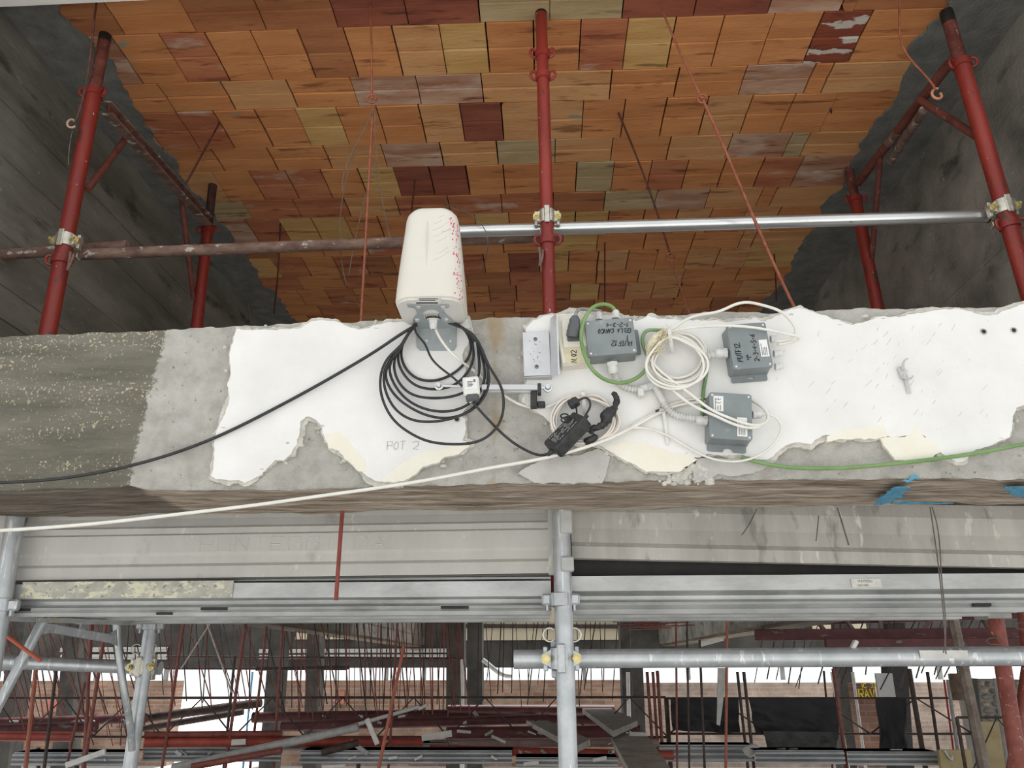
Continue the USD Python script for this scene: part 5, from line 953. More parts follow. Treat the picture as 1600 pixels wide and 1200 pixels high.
for k in range(60):
    px, py = rq_.choice([(rq_.gauss(1330, 70), rq_.gauss(610, 50)), (rq_.gauss(1420, 60), rq_.gauss(560, 40)), (rq_.uniform(1230, 1580), rq_.uniform(515, 660))])
    if not pl[1].buffer(-.012).contains(Polygon([P(px + i, py + j, WY)[[0, 2]] for i, j in ((-6, 0), (6, 0), (0, 9), (0, -9))])): continue
    L = rq_.uniform(1.5, 12); an = rq_.gauss(.58, .16); sc.append(sweep([P(px, py, WY), P(px + L * an, py - L * .85, WY)], rq_.uniform(.00018, .00042), 3))
obj('scratch_marks', cat_(sc), mat('plaster_scratch', (.52, .51, .49)), beam, kind='stuff', label='short slanting scratches in the plaster')
# ================================================================ THE HALL BEHIND
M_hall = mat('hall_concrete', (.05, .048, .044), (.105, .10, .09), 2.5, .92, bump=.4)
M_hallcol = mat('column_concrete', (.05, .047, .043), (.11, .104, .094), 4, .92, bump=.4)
FARY = 13.0
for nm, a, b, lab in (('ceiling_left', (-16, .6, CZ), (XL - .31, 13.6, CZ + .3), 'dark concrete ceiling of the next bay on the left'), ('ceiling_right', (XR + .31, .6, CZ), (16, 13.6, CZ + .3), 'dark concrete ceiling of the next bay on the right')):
    obj(nm, box(a, (b[0], 7.5, b[2])), M_hall, kind='structure', label=lab)  # hall roof stops short: unseen gap added to let daylight onto the far wall
def zfar(px, py, y=FARY): return P(px, py, y)[2]
def brickwall(name, c1, c2, mortar, w=.25, hgt=.065):
    n = {'g': ('geometry', {}), 's': ('separate_xyz', {}), 'c': ('combine_xyz', {}), 'b': ('brick_texture', {'color1': c1, 'color2': c2, 'mortar': mortar, 'scale': 1.0, 'brick_width': w, 'row_height': hgt, 'mortar_size': .008, 'mortar_smooth': .2, 'bias': -.1}), 'n': ('noise_texture', {'scale': 3.0, 'detail': 6.0}), 'r': ('rgb_ramp', {'ramp': [(.3, (.55, .55, .55)), (.7, (1.15, 1.15, 1.15))]}), 'x': ('mix', {'mix_type': 'multiply', 'fac': 1.0}), 'bp': ('bump', {'strength': .5, 'distance': .01}), 'p': ('principled_bsdf', {'roughness': .9})}
    l = [('g.position', 's.vector'), ('s.x', 'c.x'), ('s.z', 'c.y'), ('c.vector', 'b.vector'), ('g.position', 'n.vector'), ('n.fac', 'r.fac'), ('b.color', 'x.color1'), ('r.color', 'x.color2'), ('x.color', 'p.base_color'), ('b.fac', 'bp.height'), ('bp.normal', 'p.normal')]
    return usdkit.material(stage, '/World/Looks/' + name, n, l, surface='p.BSDF')
M_brick = brickwall('old_brickwork', (.46, .25, .17), (.60, .39, .28), (.50, .45, .38)); M_brickp = brickwall('pale_brickwork', (.60, .43, .34), (.72, .56, .46), (.68, .63, .56))
def fx(px, y=FARY): return P(px, 1100, y)[0]
ZS, ZL = zfar(800, 1063), zfar(800, 1043)
one('brick_wall', box((fx(-500), FARY, 0), (fx(272), FARY + .3, ZS)), M_brick, 'low brick wall at the far left end of the hall', 'brick wall')
one('brick_wall', box((fx(421), FARY, 0), (fx(1003), FARY + .3, ZS)), M_brick, 'low brick wall in the middle of the far end of the hall', 'brick wall')
one('brick_wall', box((fx(1003) + .002, FARY, 0), (fx(2100), FARY + .3, zfar(1200, 1067))), M_brickp, 'paler low brick wall at the far right end of the hall', 'brick wall')
one('roof_strip', box((-16, 12.6, CZ), (16, 13.6, CZ + .3)), M_hall, 'dark roof strip over the far wall past the roof gap added to light the hall', 'roof', kind=None)
obj('wall_far', box((-16, FARY - .02, ZL), (16, FARY + .3, CZ + .2)), M_hall, kind='structure', label='dark lintel wall above the far window slot')
one('beige_panel', box((fx(700, 12.9), 12.93, zfar(850, 1000, 12.93)), (fx(985, 12.9), 12.978, zfar(850, 930, 12.93))), mat('beige_paint', (.66, .58, .42), (.72, .64, .48), 3, .8), 'beige panel high on the far wall in the middle', 'panel')
one('beige_panel', box((fx(1285, 12.9), 12.93, zfar(1300, 992, 12.93)), (fx(1372, 12.9), 12.978, zfar(1300, 940, 12.93))), LOOKS['beige_paint'], 'beige panel standing in for bright sky seen through the red trusses on the right', 'panel')  # panel coloured bright in place of an opening to the sky
one('beige_panel', box((fx(452, 12.9), 12.93, zfar(500, 999, 12.93)), (fx(540, 12.9), 12.978, zfar(500, 975, 12.93))), LOOKS['beige_paint'], 'small beige panel below the left beam', 'panel')
# window frames in the slot
for k, px in enumerate((140, 250, 600, 660, 870, 915, 1080, 1230, 1420, 1480)):
    one('window_mullion', box((fx(px) - .03, FARY + .05, ZS - .0), (fx(px) + .03, FARY + .12, ZL)), mat('pale_frame', (.5, .5, .48)), 'pale upright in the bright window slot of the far wall', 'mullion', group='uprights in the far window slot')
# columns
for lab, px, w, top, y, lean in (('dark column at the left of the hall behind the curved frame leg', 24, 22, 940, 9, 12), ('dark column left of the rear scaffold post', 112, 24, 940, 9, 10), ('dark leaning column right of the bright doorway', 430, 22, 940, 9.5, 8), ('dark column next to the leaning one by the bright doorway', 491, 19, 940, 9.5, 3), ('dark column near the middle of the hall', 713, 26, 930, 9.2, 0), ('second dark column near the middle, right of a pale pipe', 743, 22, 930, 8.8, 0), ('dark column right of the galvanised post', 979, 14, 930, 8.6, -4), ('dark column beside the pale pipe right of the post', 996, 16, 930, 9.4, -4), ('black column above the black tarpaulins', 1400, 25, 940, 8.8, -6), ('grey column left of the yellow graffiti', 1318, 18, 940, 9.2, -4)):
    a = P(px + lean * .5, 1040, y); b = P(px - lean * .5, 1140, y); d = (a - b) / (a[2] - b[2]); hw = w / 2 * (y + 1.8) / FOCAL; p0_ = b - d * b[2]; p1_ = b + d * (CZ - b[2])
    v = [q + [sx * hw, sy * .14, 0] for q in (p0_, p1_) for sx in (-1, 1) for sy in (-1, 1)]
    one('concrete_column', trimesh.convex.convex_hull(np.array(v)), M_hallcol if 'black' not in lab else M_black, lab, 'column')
M_pale = mat('pale_pipe', (.55, .55, .52), (.68, .67, .64), 20, .5)
def bgbar(name, label, a, b, y, r, m, cat='tube', y2=None, group=None, n=9):
    return one(name, sweep([P(*a, y), P(*b, y2 if y2 is not None else y)], r, n), m, label, cat, group, smooth=50)
def to_roof(q, d):
    """where a rod going up from q along d (d[2] = 1) ends: the ceiling, or the underside of a concrete side beam"""
    for z in np.arange(1.915, CZ, .02):
        x = (q + d * (z - q[2]))[0]
        if XL - .29 < x < XL + .015 or XR - .015 < x < XR + .29: return q + d * (z - q[2])
    return q + d * (CZ - q[2])
def floor_rod(label, a, b, y, r, m, group=None, roof=False, y2=None):
    p, q = P(*a, y), P(*b, y2 if y2 is not None else y); d = (p - q) / max(.05, p[2] - q[2]); q = q - d * q[2]
    if roof: p = to_roof(p, d)
    return one('hall_rod', sweep([q, p], r, 7), m, label, 'rod', group, smooth=50)
M_hr = mat('hall_red_rod', (.15, .035, .028), (.26, .075, .055), 20, .6); M_hd = mat('hall_dark_rod', (.045, .028, .024), (.09, .06, .05), 20, .7); M_ho = mat('hall_orange_rod', (.32, .085, .05), (.42, .13, .08), 20, .55); M_hg = mat('hall_grey_pipe', (.30, .30, .29), (.42, .42, .40), 20, .5)
# big rods that can be told apart
for lab, a, b, y, r, m in (('red rod standing at the left, below the brace frame crossbar', (143, 960), (137, 1090), 4.0, .012, M_hr), ('twin red rod left of the curved frame leg', (146, 960), (139, 1060), 4.3, .010, M_hr), ('red rod slanting left past the curved frame leg', (168, 960), (131, 1200), 3.6, .012, M_hr), ('orange-red rod near the left edge, lower end pale', (56, 1045), (40, 1200), 3.6, .013, M_ho), ('black rod with a pale nick left of the brace frame', (88, 1045), (69, 1200), 4.2, .012, M_hd), ('red rod left of the slanting one in the lower left', (133, 1065), (110, 1170), 4.4, .009, M_hr),
                           ('red rod right of the rear scaffold post', (289, 960), (253, 1200), 4.4, .011, M_hr), ('dark red rod in front of the bright doorway, right side', (386, 960), (352, 1200), 4.6, .012, M_hr), ('dark rod in the middle of the bright doorway', (367, 1025), (359, 1105), 5.2, .011, M_hd), ('red rod passing the leaning column', (419, 960), (399, 1130), 5.0, .010, M_hr), ('red rod left of the small beige panel', (443, 960), (428, 1190), 5.0, .011, M_hr), ('bright red rod in two pieces, centre left', (631, 1010), (592, 1200), 3.6, .011, M_ho), ('dark red rod above the bright red one', (622, 960), (617, 1040), 5.0, .010, M_hr),
                           ('first of three red rods right of the post', (1011, 1050), (1019, 1160), 6.0, .014, M_hr), ('second of three red rods right of the post', (1020, 1050), (1027, 1160), 6.0, .013, M_hr), ('third of three red rods right of the post', (1027, 1048), (1035, 1170), 6.0, .015, M_hr), ('thin red rod in front of the left tarpaulin, leftmost', (1056, 960), (1058, 1200), 4.6, .008, M_hr), ('thin dark rod in front of the left tarpaulin, second', (1073, 960), (1077, 1200), 4.6, .008, M_hd), ('thin flecked rod in front of the left tarpaulin, third', (1093, 1000), (1101, 1200), 4.6, .009, M_hd), ('orange-red rod in front of the left tarpaulin', (1136, 975), (1134, 1200), 4.2, .010, M_ho),
                           ('dark rod in the gap between the tarpaulins, left one', (1152, 1050), (1165, 1168), 6.0, .013, M_hd), ('dark rod in the gap between the tarpaulins, right one', (1162, 1050), (1178, 1200), 5.6, .014, M_hd), ('dark red rod at the right end of the wide tarpaulin', (1302, 1045), (1323, 1200), 5.4, .016, M_hr), ('dark rod above the right end of the wide tarpaulin', (1287, 1048), (1291, 1092), 6.5, .010, M_hd), ('dark brown pole right of the narrow tarpaulin', (1420, 1045), (1441, 1170), 5.9, .022, M_hd), ('black pole left of the pale brickwork', (1449, 1050), (1466, 1170), 5.9, .014, M_hd), ('bright red pole in front of the pale brickwork', (1475, 1062), (1488, 1160), 6.4, .009, mat('bright_red_pole', (.36, .03, .035), rough=.5)), ('pale grey pole right of the bright red pole', (1481, 1062), (1500, 1200), 6.0, .016, M_hg), ('pale pole left of the yellow graffiti', (1332, 1050), (1343, 1130), 7.0, .016, M_pale), ('pale pipe between the two middle columns', (722, 1030), (722, 1105), 8.4, .028, M_pale), ('pale pipe on the dark column right of the post', (981, 1050), (983, 1130), 8.2, .024, M_pale),
                           ('grey pole at the far right in front of the black gap', (1556, 1060), (1576, 1200), 5.0, .02, M_hg), ('white post beside the grey column on the right', (1300, 1050), (1307, 1092), 7.6, .02, M_pale)):
    floor_rod(lab, a, b, y, r, m, roof=a[1] < 1000)
# the thicket of thin hanging rods
rr_ = random.Random(21)
def thicket(x0, x1, n, ytop, ybot, y0, y1, label, group, m=None, roof=True, lean=8):
    for k in range(n):
        px = x0 + (x1 - x0) * (k + rr_.random()) / n; y = rr_.uniform(y0, y1); l = rr_.gauss(0, lean) + (px - 740) * -.03; e = ybot + rr_.gauss(0, 10)
        p, q = P(px - l * .5 * 0, ytop, y), P(px + l, e, y); d = (p - q) / (p[2] - q[2]); p = to_roof(q, d) if roof else p
        one('hall_rod', sweep([q, p], rr_.uniform(.0035, .0065), 6), m or rr_.choice([M_hr, M_hr, M_hd]), label, 'rod', group, smooth=50)
thicket(545, 725, 36, 1000, 1108, 5.2, 7.3, 'thin rusty rod in the dense row hanging before the middle brick wall', 'rods before the middle brick wall')
thicket(245, 420, 18, 1000, 1100, 5.6, 7.3, 'thin rusty rod hanging in front of the bright doorway', 'rods before the bright doorway', lean=14)
thicket(440, 545, 20, 1000, 1115, 5.3, 7.3, 'thin rusty rod hanging between the columns and the middle wall', 'rods right of the two columns')
thicket(0, 225, 26, 1050, 1150, 5.6, 7.3, 'thin rusty rod hanging in the left part of the hall', 'rods in the left part of the hall', roof=True, lean=12)
thicket(745, 965, 22, 985, 1085, 6.3, 7.3, 'thin dark rod hanging near the galvanised post', 'rods near the galvanised post', M_hd)
thicket(1180, 1550, 22, 1000, 1062, 6.3, 7.3, 'thin dark rod hanging over the tarpaulins', 'rods over the tarpaulins', M_hd)
for lab, a, b in (('pale crossed wire in the left hall, leaning left', (336, 962), (283, 1045)), ('pale crossed wire in the left hall, leaning right', (319, 962), (362, 1082))):
    p, q = P(*a, 4.2), P(*b, 4.2); one('hall_wire', sweep([q, p, to_roof(q, (p - q) / (p[2] - q[2]))] if p[2] < 1.9 else [q, to_roof(q, (p - q) / (p[2] - q[2]))], .006, 6), mat('pale_wire_b', (.36, .33, .29), (.5, .47, .42), 30, .6), lab, 'wire')
# lattice girders
def girder(label, px0, px1, py, y, m, step=.62, depth=.34, r=.011):
    t = thing('lattice_girder', label, 'girder'); a, b = P(px0, py, y), P(px1, py, y); a[2] = b[2] = (a[2] + b[2]) / 2
    obj('top_chord', sweep([a, b], r, 7), m, t); obj('bottom_chord', sweep([a - [0, 0, depth], b - [0, 0, depth]], r, 7), m, t)
    n = int((b[0] - a[0]) / step)
    for i in range(n):
        x0 = a + (b - a) * i / n; x1 = a + (b - a) * (i + 1) / n; mm = (x0 + x1) / 2
        obj('diagonal', sweep([x0 - [0, 0, depth], mm, x1 - [0, 0, depth]], r * .7, 6), m, t)
    for q in (a, b): obj('leg', sweep([q, [q[0], q[1], 0]], r * 1.4, 7), m, t)
    return t
girder('long rusty lattice girder across the hall at rail height', -60, 1040, 1090, 6.2, M_hd)
girder('dark lattice girder with the tarpaulins hung on it', 1042, 1510, 1091, 6.2, M_hd, step=.9, depth=.30)
girder('rusty lattice guard at the lower right', 1495, 1620, 1121, 4.6, M_hd, step=.55, depth=.42, r=.009)
# red tube and beam stacks
def stack(items):
    for lab, a, b, y, r, m in items: bgbar('stacked_tube', lab, a, b, y[0] if isinstance(y, tuple) else y, r, m, y2=y[1] if isinstance(y, tuple) else None)
M_maroon = mat('maroon_steel', (.085, .022, .024), (.15, .042, .042), 8, .6, bump=.2, spots=[((.20, .17, .15), 14, .63, .06, (.4, 1, 1))])
M_bright = mat('bright_red_tube', (.30, .045, .03), (.40, .08, .05), 10, .5, spots=[((.16, .10, .085), 12, .62, .08, (.4, 1, 1))])
stack([('maroon tube lying at the left under the long girder', (-60, 1131), (228, 1122), 6.4, .045, M_maroon), ('second maroon tube lying at the left', (-60, 1142), (150, 1136), 6.0, .05, M_maroon), ('bright red tube low at the left edge', (-60, 1150), (112, 1151), 5.6, .04, M_bright), ('brown pole slanting up to the right in the left hall', (205, 1125), (408, 1098), 6.6, .042, M_hd), ('second brown pole slanting up below the first', (215, 1140), (380, 1112), 6.5, .03, M_hd),
       ('red tube running across the left doorway at mid height', (225, 1148), (440, 1146), (4.35, 4.764), .022, M_hr), ('lower red tube across the left doorway', (225, 1160), (660, 1159), (4.37, 5.2), .034, M_bright), ('maroon tube between the doorway and the middle', (395, 1121), (700, 1117), 6.6, .05, M_maroon), ('maroon tube under the middle brick wall', (440, 1135), (860, 1123), 6.4, .045, M_maroon), ('maroon tube in the pile left of the post', (700, 1109), (960, 1109), 7.2, .05, M_maroon), ('dark maroon tube behind the post', (690, 1120), (985, 1127), 6.9, .05, M_maroon), ('long maroon tube of the pile crossing behind the post', (700, 1146), (1000, 1143), 6.0, .055, M_maroon), ('grey-red tube above the bright end tube', (672, 1162), (1030, 1160), 5.4, .032, mat('greyed_red_tube', (.22, .14, .125), (.32, .22, .20), 9, .6)),
       ('bright red tube with its end showing left of the post', (672, 1171), (1052, 1180), 5.0, .033, M_bright), ('long pale slanting pole from the lower left to the middle', (270, 1200), (560, 1136), 4.42, .030, M_hg), ('thin white-edged slanting pole reaching the middle', (520, 1143), (655, 1104), 5.4, .016, M_pale), ('dark slanting tube end in the lower centre', (503, 1176), (560, 1160), 4.656, .026, M_hd), ('brown pole rising at the bottom left of the middle', (300, 1198), (440, 1172), 4.3, .022, M_hr)])
# grey corrugated planks lying in layers
M_plank = mat('grey_scaffold_plank', (.30, .315, .32), (.46, .47, .475), 8, .5, metal=.3, bump=.1, stretch=(.4, 1, 1), spots=[((.62, .62, .60), 12, .66, .03, (.4, 1, 1))])
def ribbed(label, a, b, y, hgt, ribs=3, dp=.24):
    p, q = P(*a, y), P(*b, y); z0 = (p[2] + q[2]) / 2; hm = hgt * (y + 1.8) / FOCAL
    pr = [(y, z0 - hm / 2)]
    for k in range(ribs): f = hm / ribs; z = z0 - hm / 2 + k * f; pr += [(y - .02, z + f * .2), (y - .02, z + f * .6), (y, z + f * .8)]
    pr += [(y, z0 + hm / 2), (y + dp, z0 + hm / 2)]
    return one('metal_plank', strip_profile(pr, min(p[0], q[0]), max(p[0], q[0])), M_plank if y < 11 else M_pale, label, 'metal plank')
for lab, a, b, y, hh_, rb_ in (('ribbed metal plank low in front of the left columns', (20, 1188), (205, 1184), 4.6, 18, 3), ('ribbed metal plank low right of the rear post', (225, 1176), (440, 1178), 4.8, 22, 4), ('upper ribbed plank in the low centre', (400, 1168), (700, 1166), 5.3, 10, 2), ('lower ribbed plank in the low centre', (470, 1182), (800, 1184), 4.7, 18, 3), ('ribbed plank under the left tarpaulin', (1030, 1176), (1178, 1178), 5.6, 22, 3), ('ribbed plank under the wide tarpaulin', (1180, 1183), (1319, 1183), 5.2, 18, 3), ('ribbed plank under the narrow tarpaulin', (1324, 1185), (1466, 1185), 5.2, 18, 3), ('pale plank behind the post at the bottom', (806, 1190), (965, 1191), 4.70, 12, 2),
                               ('upper pale slat shutter left of the middle columns', (405, 1017), (722, 1017), 12.94, 6, 1), ('second pale slat shutter left of the middle columns', (405, 1026), (722, 1026), 12.94, 6, 1), ('pale slat shutter in the far left', (95, 1014), (262, 1016), 12.94, 7, 2), ('lower pale slat shutter in the far left', (95, 1026), (262, 1027), 12.94, 8, 2)):
    ribbed(lab, a, b, y, hh_, rb_, .24 if y < 11 else .06)
# dusty boards lying on the tubes
M_board = mat('dusty_board', (.32, .305, .28), (.48, .46, .43), 7, .9, bump=.3, spots=[((.62, .60, .56), 16, .62, .05, (1, 1, 1))])
for lab, z, q in (('wide dusty board with pale crumbs pointing towards the viewer, right of the post', 1.115, ((955, 1151), (1006, 1141), (1052, 1206), (985, 1206))), ('short dusty board above the wide one', 1.18, ((908, 1106), (948, 1103), (996, 1126), (958, 1142))), ('dusty board slanting behind the post', 1.115, ((806, 1117), (836, 1117), (922, 1155), (900, 1166)))):
    w = np.array([Pz(a, b, z) for a, b in q]); one('dusty_board', trimesh.convex.convex_hull(np.vstack([w, w - [0, 0, .04]])), M_board, lab, 'board')
# tarpaulins
M_tarp = mat('black_tarpaulin', (.008, .009, .012), (.020, .022, .026), 5, .65, bump=.2, bscale=12)
def tarp(label, q, y, sag=.03, seed=0, m=None):
    n, k = 26, 14; c = [P(*a, y) for a in q]; v = []
    for j in range(k):
        for i in range(n):
            s, t_ = i / (n - 1), j / (k - 1); p = (c[0] * (1 - s) + c[1] * s) * (1 - t_) + (c[3] * (1 - s) + c[2] * s) * t_
            p = p + [0, (meshkit.fbm(np.array([[s * 5, t_ * 3, seed]]), 3, seed)[0] - .5) * .12 * t_ ** .5, -(sag * 4 * s * (1 - s)) * t_]; v.append(p)
    v = np.array(v); f = []
    for j in range(k - 1):
        for i in range(n - 1): a = j * n + i; f += [(a, a + n, a + n + 1), (a, a + n + 1, a + 1)]
    f = np.array(f); N = len(v); return one('tarpaulin', trimesh.Trimesh(np.vstack([v, v + [0, .006, 0]]), np.vstack([f, f[:, ::-1] + N]), process=False), m or M_tarp, label, 'tarpaulin', smooth=60)
tarp('black tarpaulin hung on the girder, left one', ((1048, 1091), (1154, 1091), (1156, 1144), (1050, 1140)), 6.13, .01, 1)
tarp('wide black tarpaulin hung on the girder, middle one', ((1170, 1092), (1308, 1092), (1312, 1147), (1180, 1145)), 6.13, .03, 2)
tarp('crumpled grey-black sheet hanging under the wide tarpaulin', ((1192, 1142), (1310, 1144), (1306, 1172), (1203, 1176)), 6.09, .02, 3, mat('grey_black_sheet', (.035, .038, .036), (.07, .075, .07), 9, .6))
tarp('narrow black tarpaulin hung on the girder, right one', ((1368, 1092), (1416, 1092), (1420, 1176), (1376, 1176)), 6.10, .0, 4)
# graffiti
g = thing('graffiti_board', 'brick pier with yellow painted letters RAV behind the tarpaulins', 'graffiti'); gy = 8.2
a, b = P(1336, 1068, gy), P(1376, 1140, gy); obj('pier', box((a[0], gy, 0), (b[0], gy + .25, a[2])), brickwall('dark_brickwork', (.20, .09, .06), (.28, .14, .10), (.22, .19, .16)), g)
M_yel = mat('yellow_paint', (.72, .60, .05), rough=.6)
obj('painted_letters', strokes('RAV', P(1343, 1091, gy - .005), [1, 0, 0], [0, 0, 1], .098, .009, .25, aspect=.62), M_yel, g, label='yellow letters RAV'); obj('painted_letters', strokes('IC 34', P(1346, 1074.5, gy - .005), [1, 0, 0], [0, 0, 1], .045, .0055, .3, aspect=.8), M_yel, g, label='smaller yellow characters')
one('grey_sheet', box(P(1374, 1092, 8.16), P(1392, 1052, 8.2)), mat('grey_sheet_metal', (.36, .37, .37), (.44, .45, .45), 9, .6), 'grey sheet standing beside the yellow graffiti', 'sheet')
# right-hand corner: stone wall, pillar, red props
rk = random.Random(31); t = thing('stone_pier', 'rough stone-built pier behind the red props at the right edge', 'stone wall'); sy = 6.0
a, b = P(1526, 1062, sy), P(1610, 1128, sy); obj('core', box((a[0], sy + .03, 0), (b[0], sy + .4, a[2])), mat('stone_mortar', (.26, .25, .23), (.36, .35, .32), 10, .95), t)
M_st = [mat(f'field_stone_{k}', c1, c2, 12, .9, bump=.4) for k, (c1, c2) in enumerate((((.32, .27, .22), (.46, .40, .34)), ((.24, .22, .19), (.36, .33, .29)), ((.42, .33, .26), (.54, .45, .37))))]
for r_i in range(9):
    z = a[2] - .035 - r_i * .056; x = a[0] + .02
    while x < b[0]:
        w = rk.uniform(.05, .11); m = trimesh.creation.icosphere(1, 1.0); m.vertices *= [w * .47, .035, .025]; m.vertices += np.array([[rk.gauss(0, .002) for _ in range(3)] for _ in m.vertices]); m.apply_translation((x + w / 2, sy + .025, z + rk.uniform(-.005, .005))); obj('stone', m, M_st[rk.randrange(3)], t); x += w + .008
floor_rod('round grey plastered pillar left of the stone pier', (1519, 1060), (1536, 1200), 5.6, .042, M_hallcol)
one('plywood_sheet', box(P(1532, 1182, 5.2) * [1, 1, 0], P(1556, 1127, 5.24)), mat('plywood', (.42, .33, .17), (.52, .42, .24), 8, .8), 'yellowish plywood sheet leaning behind the lattice guard', 'plywood')
one('plywood_sheet', box(P(1470, 1193, 5.0) * [1, 1, 0], P(1512, 1171, 5.04)), LOOKS['plywood'], 'low plywood piece beside the white hook', 'plywood')
m = sweep([P(1497, 1052, 5.4), P(1502, 1075, 5.4), P(1504, 1095, 5.4)], [.075, .085, .07], 12); m.vertices += ((meshkit.fbm(m.vertices * 14, 3, 2) - .5) * .03)[:, None]; sk_ = thing('brown_sack', 'brown hanging sack between the pale poles and the pillar', 'sack'); obj('cord', sweep([P(1497, 1053, 5.4), P(1497, 1053, 5.4) * [1, 1, 0] + [0, 0, CZ]], .006, 6), M_hd, sk_); obj('bag', m, mat('brown_sack', (.13, .085, .06), (.22, .16, .12), 20, .9), sk_, smooth=50)
floor_rod('brown plastered post above the lower tube at the right', (1486, 950), (1499, 1012), 3.2, .030, mat('plastered_post', (.17, .13, .105), (.28, .235, .20), 20, .9))
def rprop(label, a, b, y, r, plate=None):
    t = thing('steel_prop', label, 'steel prop'); p, q = P(*a, y), P(*b, y); d = (p - q) / (p[2] - q[2]); f0 = q - d * q[2]; obj('outer_tube', sweep([f0, p], r, 18), mat('flecked_red_steel', (.21, .045, .03), (.31, .085, .06), 18, .5, bump=.3, spots=[((.45, .34, .28), 40, .62, .05, (1, 1, 1)), ((.10, .035, .03), 24, .62, .06, (1, 1, .5))]), t, smooth=40); obj('base_plate', box(f0 + [-.07, -.07, 0], f0 + [.07, .07, .008]), M_redrust, t)
    if plate: c = P(*plate, y); obj('head_plate', box(c + [-.052, -.06, -.012], c + [.052, .06, .012], .003), M_hg, t)
    return t
rprop('big red prop with a grey head plate at the lower right', (1555, 964), (1592, 1200), 1.95, .033, (1551, 963)); rprop('red prop leaning into the big one at the right edge', (1606, 1040), (1592, 1135), 2.05, .024); rprop('dark red prop at the far right edge above the lower tube', (1599, 950), (1606, 1012), 2.4, .03)
for k, (px, py) in enumerate(((1553, 1002), (1596, 978))):
    c = P(px, py, 1.90); g = np.linspace(0, 6.28, 24)[:-1]; one('wire_hoop', sweep(np.stack([c[0] + .034 * np.cos(g), c[1] + 0 * g - .005, c[2] + .014 * np.sin(g)], 1), .0022, 6, closed=True), M_wire, ('wire hoop round the big red prop above the lower tube', 'wire hoop near the far right prop')[k], 'wire')
# dark red trusses under the right-hand ceiling
for lab, a, b, y, hgt in (('dark red truss chord under the right ceiling, upper', (1180, 972), (1640, 958), 6.5, .09), ('dark red truss chord under the right ceiling, lower', (1180, 992), (1640, 990), 6.0, .10), ('dark red steel beam just above the lower tube', (1290, 1008), (1640, 1006), 5.4, .10)):
    one('truss_beam', beam_bar(P(*a, y), P(*b, y), .06, hgt, .004), M_maroon, lab, 'steel beam')
for k, (px, q) in enumerate(((1275, 1292), (1320, 1338), (1375, 1378), (1455, 1440), (1535, 1550))):
    one('truss_web', sweep([P(px, 967, 6.5), P(q, 991, 6.0)], .022, 8), M_maroon, 'dark red web member between the truss chords on the right', 'steel member', group='web members of the right truss')
for lab, a, b, y, r in (('level rusty bar across the rods in the left doorway', (258, 1044), (542, 1045), 6.9, .014), ('short level bar with hangers by the two columns', (400, 1045), (545, 1043), 6.4, .018), ('upper level bar behind the row of hanging rods', (260, 1026), (720, 1029), 7.1, .012)):
    t = thing('hung_bar', lab, 'bar'); p, q = P(*a, y), P(*b, y); obj('bar', sweep([p, q], r, 7), M_hd, t)
    for f in (.12, .88): c = p + (q - p) * f; obj('hanger', sweep([c, c * [1, 1, 0] + [0, 0, CZ]], .005, 6), M_hd, t)
# rebar cage end
for k in range(9):
    px = 962 + k * 6; one('rebar', sweep([P(px - 4 + 2 * (k % 2), 972 + k % 4 * 5 - k, 7.0), P(px + 60 + 3 * k, 966 + k % 4 * 6 - k, 7.4)], .008, 6), M_hr, 'rusty bar sticking out of the bundle right of the beige panel', 'rebar', group='rebar bundle right of the beige panel')
bgbar('dark_rod_rail', 'dark level rod in front of the beige panel', (700, 978), (965, 979), 12.9, .035, M_hd)
# supports
for lab, px, py, y in (('thin dark leg under the red tubes, left of the rear post', 60, 1168, 5.6), ('thin dark leg under the tube pile left of the galvanised post', 900, 1175, 5.0), ('thin dark leg under the metal plank at the lower left', 120, 1185, 4.63), ('thin dark leg under the metal planks in the low centre', 560, 1180, 4.73)):
    floor_rod(lab, (px, py), (px, 1215), y, .016, M_hd)
# pale scraps caught among the tubes
rk = random.Random(17)
def scrap(label, a, b, y, w, m=None, group=None):
    p, q = P(*a, y), P(*b, y); one('plaster_scrap', beam_bar(p, q, .02, w * (y + 1.8) / FOCAL, .002), m or M_pale, label, 'scrap', group)
scrap('long pale slat lying slanted at the lower left', (103, 1196), (165, 1174), 3.5, 8); scrap('pale chipped slat standing tilted in the lower centre', (573, 1123), (590, 1163), 4.4, 7); scrap('grey pale slab tilted right of the chipped slat', (659, 1153), (706, 1146), 5.15, 9); scrap('pale slat end high on the slanting pole', (654, 1108), (668, 1101), 5.39, 4); scrap('grey slat hanging in the pile left of the post', (740, 1112), (760, 1136), 6.85, 5, M_hg); scrap('small white block on the pile left of the post', (714, 1142), (736, 1144), 5.94, 4); scrap('grey broken slat at the lower centre', (548, 1158), (575, 1178), 4.675, 6, M_hg); scrap('grey fork-shaped scrap on the red tube', (768, 1150), (790, 1160), 4.8, 4, M_hg)
scrap('pale slat on the plank below the wide board', (926, 1188), (948, 1184), 4.675, 5); scrap('white slat on the dusty board', (983, 1147), (1012, 1148), Pz(997, 1147, 1.128)[1], 6); scrap('pale slab high under the right beam', (1093, 1007), (1130, 997), y_for(1111, 1002, XR - .01), 7); scrap('white chip above the lower tube', (1330, 1016), (1338, 1001), HT, 6); scrap('white block under the wide tarpaulin, left', (1213, 1173), (1228, 1172), 5.3, 5); scrap('white block under the wide tarpaulin, right', (1233, 1173), (1247, 1172), 5.3, 5)
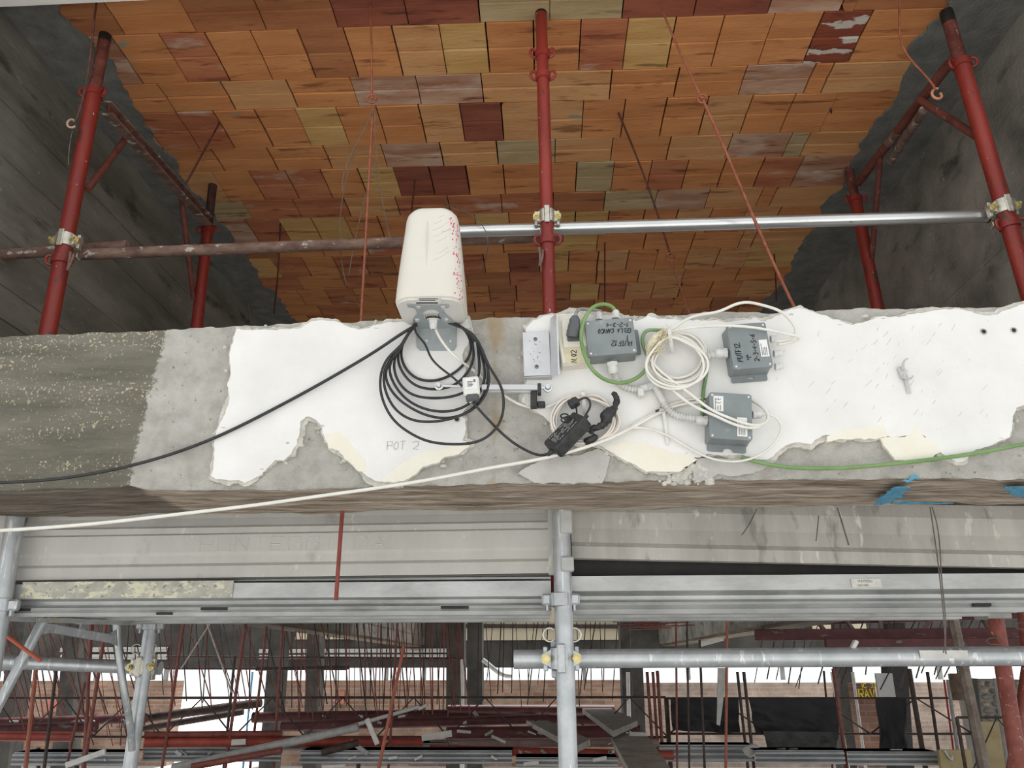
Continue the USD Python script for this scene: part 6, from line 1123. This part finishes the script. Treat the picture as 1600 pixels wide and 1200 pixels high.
scrap('pale block under the narrow tarpaulin', (1391, 1174), (1410, 1174), 5.3, 6); scrap('white rectangle in the left doorway', (362, 1160), (384, 1159), 4.58, 8); scrap('pale slat on the red tube right of the rear post', (275, 1174), (284, 1180), 4.775, 5); scrap('white slat low beside the galvanised post', (818, 1194), (842, 1191), 4.675, 5); scrap('pale strip on the pile right of the doorway', (505, 1198), (540, 1196), 4.2, 4)
for k in range(46):
    a0 = rk.uniform(-.7, .7); L = rk.uniform(4, 15); x = rk.uniform(130, 1010); tb_ = rk.choice([(1109 + (x - 700) * .0, 7.143, 700, 960), (1119, 6.543, 420, 690), (1129, 6.348, 460, 850), (1145, 5.938, 705, 985), (1160, 5.03, 570, 600), (1161, 5.361, 690, 1010), (1175, 4.96, 690, 1010), (1176, 4.775, 240, 430), (1184, 4.675, 480, 780), (1187, 4.575, 30, 190), (1127, 6.348, 10, 190)])
    x = rk.uniform(tb_[2], tb_[3]); scrap('small pale scrap lying among the tubes and planks of the hall', (x, tb_[0] + L * .5 * math.sin(a0)), (x + L * math.cos(a0), tb_[0] - L * .5 * math.sin(a0)), tb_[1], rk.uniform(1.5, 4), rk.choice([M_pale, M_pale, M_hg]), 'small pale scraps in the hall')
m = trimesh.creation.icosphere(2, 1.0); m.vertices *= [.075, .05, .04]; m.vertices += ((meshkit.fbm(m.vertices * 30, 3, 3) - .5) * .05)[:, None]; m.apply_translation(P(1174, 1172, 5.4)); one('white_bag', m, M_pale, 'crumpled white bag between the tarpaulins', 'bag', smooth=40)
one('hanging_rag', slab_of([P(1122, 1044, 4.2), P(1136, 1044, 4.2), P(1129, 1105, 4.2), P(1125, 1134, 4.2), P(1120, 1132, 4.2)], .012, [0, 1., 0]), mat('grey_rag', (.42, .42, .40), (.52, .52, .50), 20, .9), 'torn grey rag hanging over the left tarpaulin', 'rag')
w = spline([P(1476, 1172, 4.985), P(1482, 1182, 4.985), P(1487, 1187, 4.985), P(1487, 1180, 4.985)], 14); one('white_hook', sweep(w, .008, 7), M_pale, 'white hook-shaped wire at the lower right', 'hook')
one('blue_sheet', box(P(389, 1092, 12.0) * [1, 1, 0], P(396, 1050, 12.02)), mat('blue_sheet', (.08, .34, .62), (.14, .44, .72), 8, .6), 'narrow blue sheet in the bright doorway', 'sheet')
one('pale_duct', sweep(spline([P(754, 1031, 8.64), P(768, 1042, 8.64), P(784, 1053, 8.64), P(800, 1056, 8.64)], 14), .028, 10), M_pale, 'short pale duct curving left of the galvanised post', 'duct', smooth=50)
one('red_panel', box(P(525, 1100, 12.93), P(540, 1080, 13.0)), mat('salmon_paint', (.62, .22, .16), (.70, .30, .22), 6, .8), 'salmon-red patch on the middle brick wall', 'panel')
one('red_panel', box(P(68, 1112, 12.93), P(95, 1090, 13.0)), LOOKS['salmon_paint'], 'salmon-red patch on the left brick wall', 'panel')
